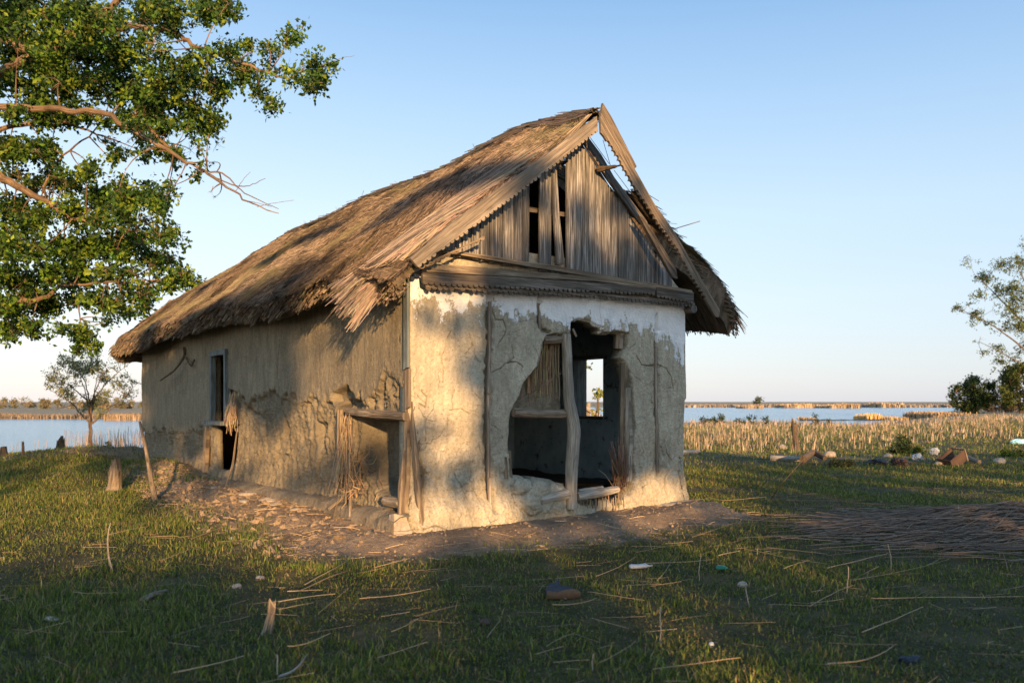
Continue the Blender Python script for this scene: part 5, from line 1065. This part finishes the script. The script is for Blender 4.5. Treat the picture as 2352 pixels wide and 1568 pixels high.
for (a_, b_, _) in up:
    b0, t0 = (a_, b_) if a_[1] > b_[1] else (b_, a_)
    p = gp(*b0); z0 = gz(*p); T = at(t0[0], t0[1], p[1] + .05); n = 6; kk = np.linspace(0, 1, n); P = np.array([p[0], p[1], z0 - .02])[None] * (1 - kk[:, None]) + np.array(T)[None] * kk[:, None] + rng.normal(0, .004, (n, 3))
    V, F, ids, G = tubes(P[None], np.full((1, n), .003), 5, cap=True); o = mk('dry_stem', V - P[0], F, M['straw'], None, {'col': np.tile((.30, .24, .18), (len(V), 1))}); o.location = P[0]
    tag(o, near_label('grey dry stem standing upright' if b0[0] != 1517 else 'tall grey dry stem standing', *b0)[0], 'stem', 'upright dry stems in the grass')
# clods and stones on the dirt
def rock(name, p, size, mat, label, cat, group=None, seed=0, flat=.6, rot=None, crumple=0):
    bm_n = 20; th_, ph = np.meshgrid(np.linspace(0, np.pi, bm_n), np.linspace(0, 2 * np.pi, 2 * bm_n, endpoint=False), indexing='ij')
    x, y, z = np.sin(th_) * np.cos(ph), np.sin(th_) * np.sin(ph), np.cos(th_)
    rr = 1 + .28 * fbm(x * 1.3 + seed, y * 1.3, z * 1.3, 4, seed) if name not in ('plastic_bag', 'rag') else 1 + .95 * fbm(x * 1.8 + seed, y * 1.8, z * 1.8, 5, seed, .7); s = np.array(size) if hasattr(size, '__len__') else np.array([size, size * .8, size * flat])
    V = np.stack([x * rr, y * rr, z * rr], -1).reshape(-1, 3) * s; nu, nv = x.shape
    F = [(i * nv + j, (i + 1) * nv + j, (i + 1) * nv + (j + 1) % nv, i * nv + (j + 1) % nv) for i in range(nu - 1) for j in range(nv)]
    o = mk(name, V, F, M[mat], None, {'g': V * 1.0}, name == 'shell'); o.location = p; o.rotation_euler = (0, 0, random.uniform(0, 6) if rot is None else rot)
    return tag(o, label, cat, group)
def onG(x, y, dz=0.0): p = gp(x, y); return (p[0], p[1], gz(*p) + dz)
def rocks(n, xy, sz, name, label, cat):
    X, Y = xy(n); parts = []
    V, F = [], []
    ico = [(0, 0, 1), (.89, 0, .45), (.28, .85, .45), (-.72, .53, .45), (-.72, -.53, .45), (.28, -.85, .45), (.72, .53, -.45), (-.28, .85, -.45), (-.89, 0, -.45), (-.28, -.85, -.45), (.72, -.53, -.45), (0, 0, -1)]
    fc = [(0, 1, 2), (0, 2, 3), (0, 3, 4), (0, 4, 5), (0, 5, 1), (1, 6, 2), (2, 7, 3), (3, 8, 4), (4, 9, 5), (5, 10, 1), (2, 6, 7), (3, 7, 8), (4, 8, 9), (5, 9, 10), (1, 10, 6), (11, 7, 6), (11, 8, 7), (11, 9, 8), (11, 10, 9), (11, 6, 10)]
    n = len(X); s = sz[0] + (sz[1] - sz[0]) * rng.random(n) ** 6; B0 = np.array(ico)[None] * s[:, None, None] * rng.uniform(.45, 1.5, (n, 12, 1)) * rng.uniform(.6, 1.3, (n, 1, 3)) * [1, 1, .8]
    V = (B0 + np.stack([X, Y, terr(X, Y)], 1)[:, None]).reshape(-1, 3); F = (np.array(fc)[None] + (np.arange(n) * 12)[:, None, None]).reshape(-1, 3)
    return stuff(mk(name, V, F, M['clod'], None), label, cat)
def xy_side(n):
    s_ = rng.uniform(-.2, 9, n * 6); d_ = rng.uniform(.2, 1.7, n * 6); X = TCn[0] - Fx * d_ - Fy * s_; Y = TCn[1] - Fy * d_ + Fx * s_; k = dirtmask(X, Y) > .35; return X[k][:n], Y[k][:n]
rocks(3600, xy_side, (.004, .046), 'earth_clods', 'crumbled earth clods on the bare ground along the long wall', 'rubble')
rocks(6500, xy_dirt, (.0025, .022), 'earth_crumbs', 'small crumbs of earth on the bare ground around the hut', 'rubble')
for x, y, s, lb in [(598, 1327, .035, 'pale clay lump in the grass left of the bare earth tip'), (543, 1349, .038, 'longish pale stone lying in the left grass'), (532, 1243, .03, 'pale lump at the grass edge below the left dirt'), (1706, 1342, .045, 'brown stone in the grass right of the old boot'), (1115, 1436, .04, 'rust coloured stone in the grass below the hut corner'), (1797, 1021, .18, 'pale boulder left of the short wooden post'), (1905, 1054, .15, 'round cut stone beside the broken stump pile'), (2158, 1072, .09, 'small white stone in front of the rubbish'), (2040, 1058, .11, 'grey stone left end of the rubbish'), (2295, 1068, .13, 'pale stone right end of the rubbish'), (205, 1248, .03, 'dark brown clod in the left grass')]:
    p = onG(x, y); rock('stone', (p[0], p[1], p[2] + s * .25), s, 'stone' if 'rust' not in lb and 'dark' not in lb else 'rust', lb, 'stone', seed=int(x))
rock('flat_stone', onG(118, 1424, .015), (.06, .03, .012), 'stone', 'flat grey oval stone in the lower left grass', 'stone', seed=3, rot=-.6)
for s_, d_, q in [(2.6, .45, .12), (3.0, .6, .09), (2.2, .5, .08), (3.5, .4, .11), (1.6, .5, .06), (4.6, .5, .1)]:
    X, Y = TCn[0] - Fx * d_ - Fy * s_, TCn[1] - Fy * d_ + Fx * s_
    rock('plaster_slab', (X, Y, gz(X, Y) + .03), (q, q * .6, q * .28), 'stone', 'fallen plaster slab lying at the foot of the long wall', 'rubble', 'fallen plaster slabs along the long wall', seed=int(q * 100), rot=random.uniform(0, 3))
rock('concrete_slab', (*gp(1560, 1172), .06), (.42, .10, .045), 'stone', 'low pale slab at the right foot of the gable wall', 'slab', seed=9, rot=.62)
# wooden odds and ends
def stump(label, x, y, h_, r, lean=(0, 0), mat='oldwood', name='stump', group=None, sides=12):
    p = onG(x, y); n = 9; kk = np.linspace(0, 1, n); P = np.stack([lean[0] * kk, lean[1] * kk, -.03 + (h_ + .03) * kk], 1)
    V, F, ids, G = tubes(P[None], (r * (1.25 - .5 * kk + .2 * (kk < .15)))[None], sides, cap=True); an = np.arctan2(V[:, 1], V[:, 0])
    V[:, 2] += (V[:, 2] > h_ * .8) * h_ * .35 * noise(an * 2.2 + x, 0, 0, 3); V[:, :2] *= (1 + .22 * noise(an * 1.8 + x, V[:, 2] * 6, 0, 4))[:, None]
    o = mk(name, V, F, M[mat], None, {'g': G}); o.location = p; return tag(o, label, 'stump' if name == 'stump' else 'post', group)
stump('jagged grey stump in the grass before the hut far end', 262, 1130, .42, .09, (.02, 0))
stump('broken rotten stump standing in the lower left grass', 612, 1452, .155, .028, (.035, .02))
stump('dark stump on the left bank near the young tree', 140, 1036, .34, .12, mat='bark'); stump('small dark stump at the left edge by the water', 8, 1040, .25, .10, mat='bark'); stump('thin dark stake on the left bank', 53, 1060, .35, .03, mat='bark')
stump('short leaning wooden post before the dry reeds', 1829, 1030, .78, .085, (-.06, 0), 'bark', 'wooden_post')
def stick(label, pts, r, mat='oldwood', name='stick', cat='stick'):
    pts = np.array(pts, float); org = pts[0]; k = (len(pts) - 1) * 5 + 1; tq = np.linspace(0, len(pts) - 1, k); P = np.stack([np.interp(tq, range(len(pts)), pts[:, i]) for i in range(3)], 1)
    for _ in range(2): P[1:-1] = (P[:-2] + 2 * P[1:-1] + P[2:]) / 4
    V, F, ids, G = tubes((P - org)[None], np.linspace(r[0], r[1], k)[None], 7, cap=True); o = mk(name, V, F, M[mat], None, {'g': G}); o.location = org; return tag(o, label, cat)
Yk = gp(352, 1150)[1]; stick('long grey leaning stake in front of the hut far end', [at(357, 1152, Yk), at(345, 1090, Yk), at(335, 1030, Yk + .1), at(321, 968, Yk + .2)], (.038, .016), 'oldwood', 'stake', 'stake')
p = onG(258, 1305); Yk = p[1]; stick('crooked pale stick standing up in the left grass', [p, at(249, 1278, Yk), at(247, 1245, Yk), at(249, 1220, Yk), at(254, 1200, Yk)], (.008, .004), 'pole')
stick('curved white bare stick at the bottom edge', [onG(640, 1560, .02), onG(672, 1552, .03), onG(692, 1535, .04), onG(705, 1518, .04)], (.007, .003), 'pole')
stick('grey weathered board piece in the left grass', [onG(326, 1382, .015), onG(352, 1368, .02), onG(384, 1356, .015)], (.022, .016), 'oldwood', 'board_piece', 'board')
stick('pale plank end sticking out right of the hut wall', [onG(1560, 1048, .04), onG(1606, 1046, .04)], (.07, .05), 'pole', 'plank', 'plank')
stick('pale plank lying before the stump pile', [onG(1770, 1060, .04), onG(1838, 1062, .04)], (.07, .06), 'pole', 'plank', 'plank')
stick('dark root log on the ground by the round cut stone', [onG(1845, 1068, .12), onG(1868, 1062, .2), onG(1895, 1066, .1)], (.08, .05), 'bark', 'log', 'log')
stick('thin leaning twig rising from the reed heap', [onG(1770, 1150, .0), at(1800, 1105, 9.8), at(1850, 1050, 9.9)], (.006, .003), 'bark', 'twig', 'twig')
stick('weathered log right of the tipped box', [onG(2215, 1066, .1), onG(2250, 1072, .06)], (.06, .045), 'oldwood', 'log', 'log')
# old boot
bt = empty('old_boot', onG(1290, 1376), 'worn dark boot lying on its side in the grass', 'boot', rz=.05)
def loft(secs, nseg=16):
    n = len(secs); V = np.zeros((n, nseg, 3)); an = np.arange(nseg) / nseg * 2 * np.pi
    for i, (cx, cy, cz, a_, b_) in enumerate(secs): V[i] = np.stack([np.full(nseg, cx), cy + a_ * np.cos(an), cz + b_ * np.sin(an)], 1)
    idx = np.arange(n * nseg).reshape(n, nseg); F = [(idx[i, j], idx[i + 1, j], idx[i + 1, (j + 1) % nseg], idx[i, (j + 1) % nseg]) for i in range(n - 1) for j in range(nseg)]
    F += [tuple(idx[0, ::-1]), tuple(idx[-1])]; return V.reshape(-1, 3), F
V, F = loft([(-.10, .06, .03, .028, .02), (-.09, .055, .045, .045, .036), (-.03, .05, .05, .05, .042), (.03, .045, .045, .045, .036), (.08, .035, .04, .038, .03), (.115, .03, .035, .02, .018)])
mk('upper', V, F, M['rubber'], bt, {'g': V}, True)
V, F = loft([(-.10, .0, .018, .012, .012), (-.095, .0, .035, .014, .03), (-.03, .0, .03, .012, .024), (.03, .0, .038, .014, .034), (.09, .0, .04, .014, .034), (.125, .0, .035, .01, .02)])
mk('sole', V, F, M['sole'], bt, {'g': V}, True)
V, F = loft([(-.085, .10, .05, .035, .034), (-.03, .11, .055, .04, .036), (-.02, .14, .062, .04, .034), (.0, .17, .07, .03, .03)]); mk('shaft', V, F, M['rubber'], bt, {'g': V}, True)
# bottles, bags, shells
def bottle(label, p, L, r, mat, rz):
    prof = [(0, .2), (.02, .9), (.1, 1), (.3, .93), (.5, 1), (.68, .95), (.82, .5), (.93, .36), (1, .36)]
    P = np.array([[(q * L, 0, r) for q, _ in prof]], float); V, F, ids, G = tubes(P, np.array([[r * k for _, k in prof]]), 14, cap=True)
    V[:, 2] = r + (V[:, 2] - r) * .7; V += .12 * r * np.stack([fbm(V[:, 0] * 40, V[:, 1] * 40, V[:, 2] * 40, 2, 3)] * 3, 1)
    b = mk('bottle', V, F, M[mat], None, {'g': G}, True); b.location = p; b.rotation_euler = (0, 0, rz); return tag(b, label, 'bottle')
bottle('crushed clear white plastic bottle in the grass right of the boot', onG(1446, 1306), .19, .026, 'white', .25); bottle('dark green bottle end half hidden in the right grass', onG(1645, 1305), .09, .03, 'green', -.3)
rock('shell', onG(1634, 1482, .012), (.017, .014, .014), 'white', 'small round white shell in the lower right grass', 'shell', seed=4)
rock('shell', onG(1172 + 1300 * 0 + 345, 1545, .008), (.006, .006, .005), 'white', 'tiny white snail shell near the bottom edge', 'shell', seed=5)
rock('plastic_bag', onG(2145, 1048, .1), (.11, .09, .08), 'white', 'crumpled white plastic bag behind the bright green weed', 'bag', seed=14)
rock('plastic_bag', onG(2106, 1066, .08), (.10, .08, .08), 'white', 'crumpled white bag left of the bright green weed', 'bag', seed=15)
rock('plastic_bag', onG(2342, 1018, .08), (.3, .14, .08), 'blueplastic', 'light blue plastic sheet at the right edge of the field', 'bag', seed=16)
rock('rag', onG(2015, 1070, .05), (.2, .14, .06), 'rubber', 'dark crumpled rag left of the rubbish', 'rag', seed=17)
rock('rag', onG(2068, 1072, .06), (.22, .14, .09), 'rust', 'rusty brown crumpled sheet in the rubbish', 'rag', seed=18)
rock('rag', onG(2090 + 0, 1520, .01), (.05, .03, .02), 'rubber', 'dark rag scrap in the lower right grass', 'rag', seed=19)
bx_ = empty('tipped_box', onG(2190, 1072), 'rusty open box tipped over in the rubbish pile', 'box', rz=.5); bx_.rotation_euler = (.1, -.5, .4); bx_.scale = (.72, .72, .72)
V, F = boxes([(-.3, .3, -.2, -.18, 0, .34), (-.3, .3, .18, .2, 0, .34), (-.3, -.28, -.178, .178, 0, .34), (-.278, .3, -.178, .178, 0, .02)]); mk('body', V, F, M['rust'], bx_)
V, F = boxes([(.3, .34, -.22, -.17, -.02, .36), (.3, .34, .17, .22, -.02, .36), (.3, .34, -.168, .168, -.02, .03), (.3, .34, -.168, .168, .31, .36)]); mk('rim', V, F, M['oldwood'], bx_, {'g': np.array(V)})
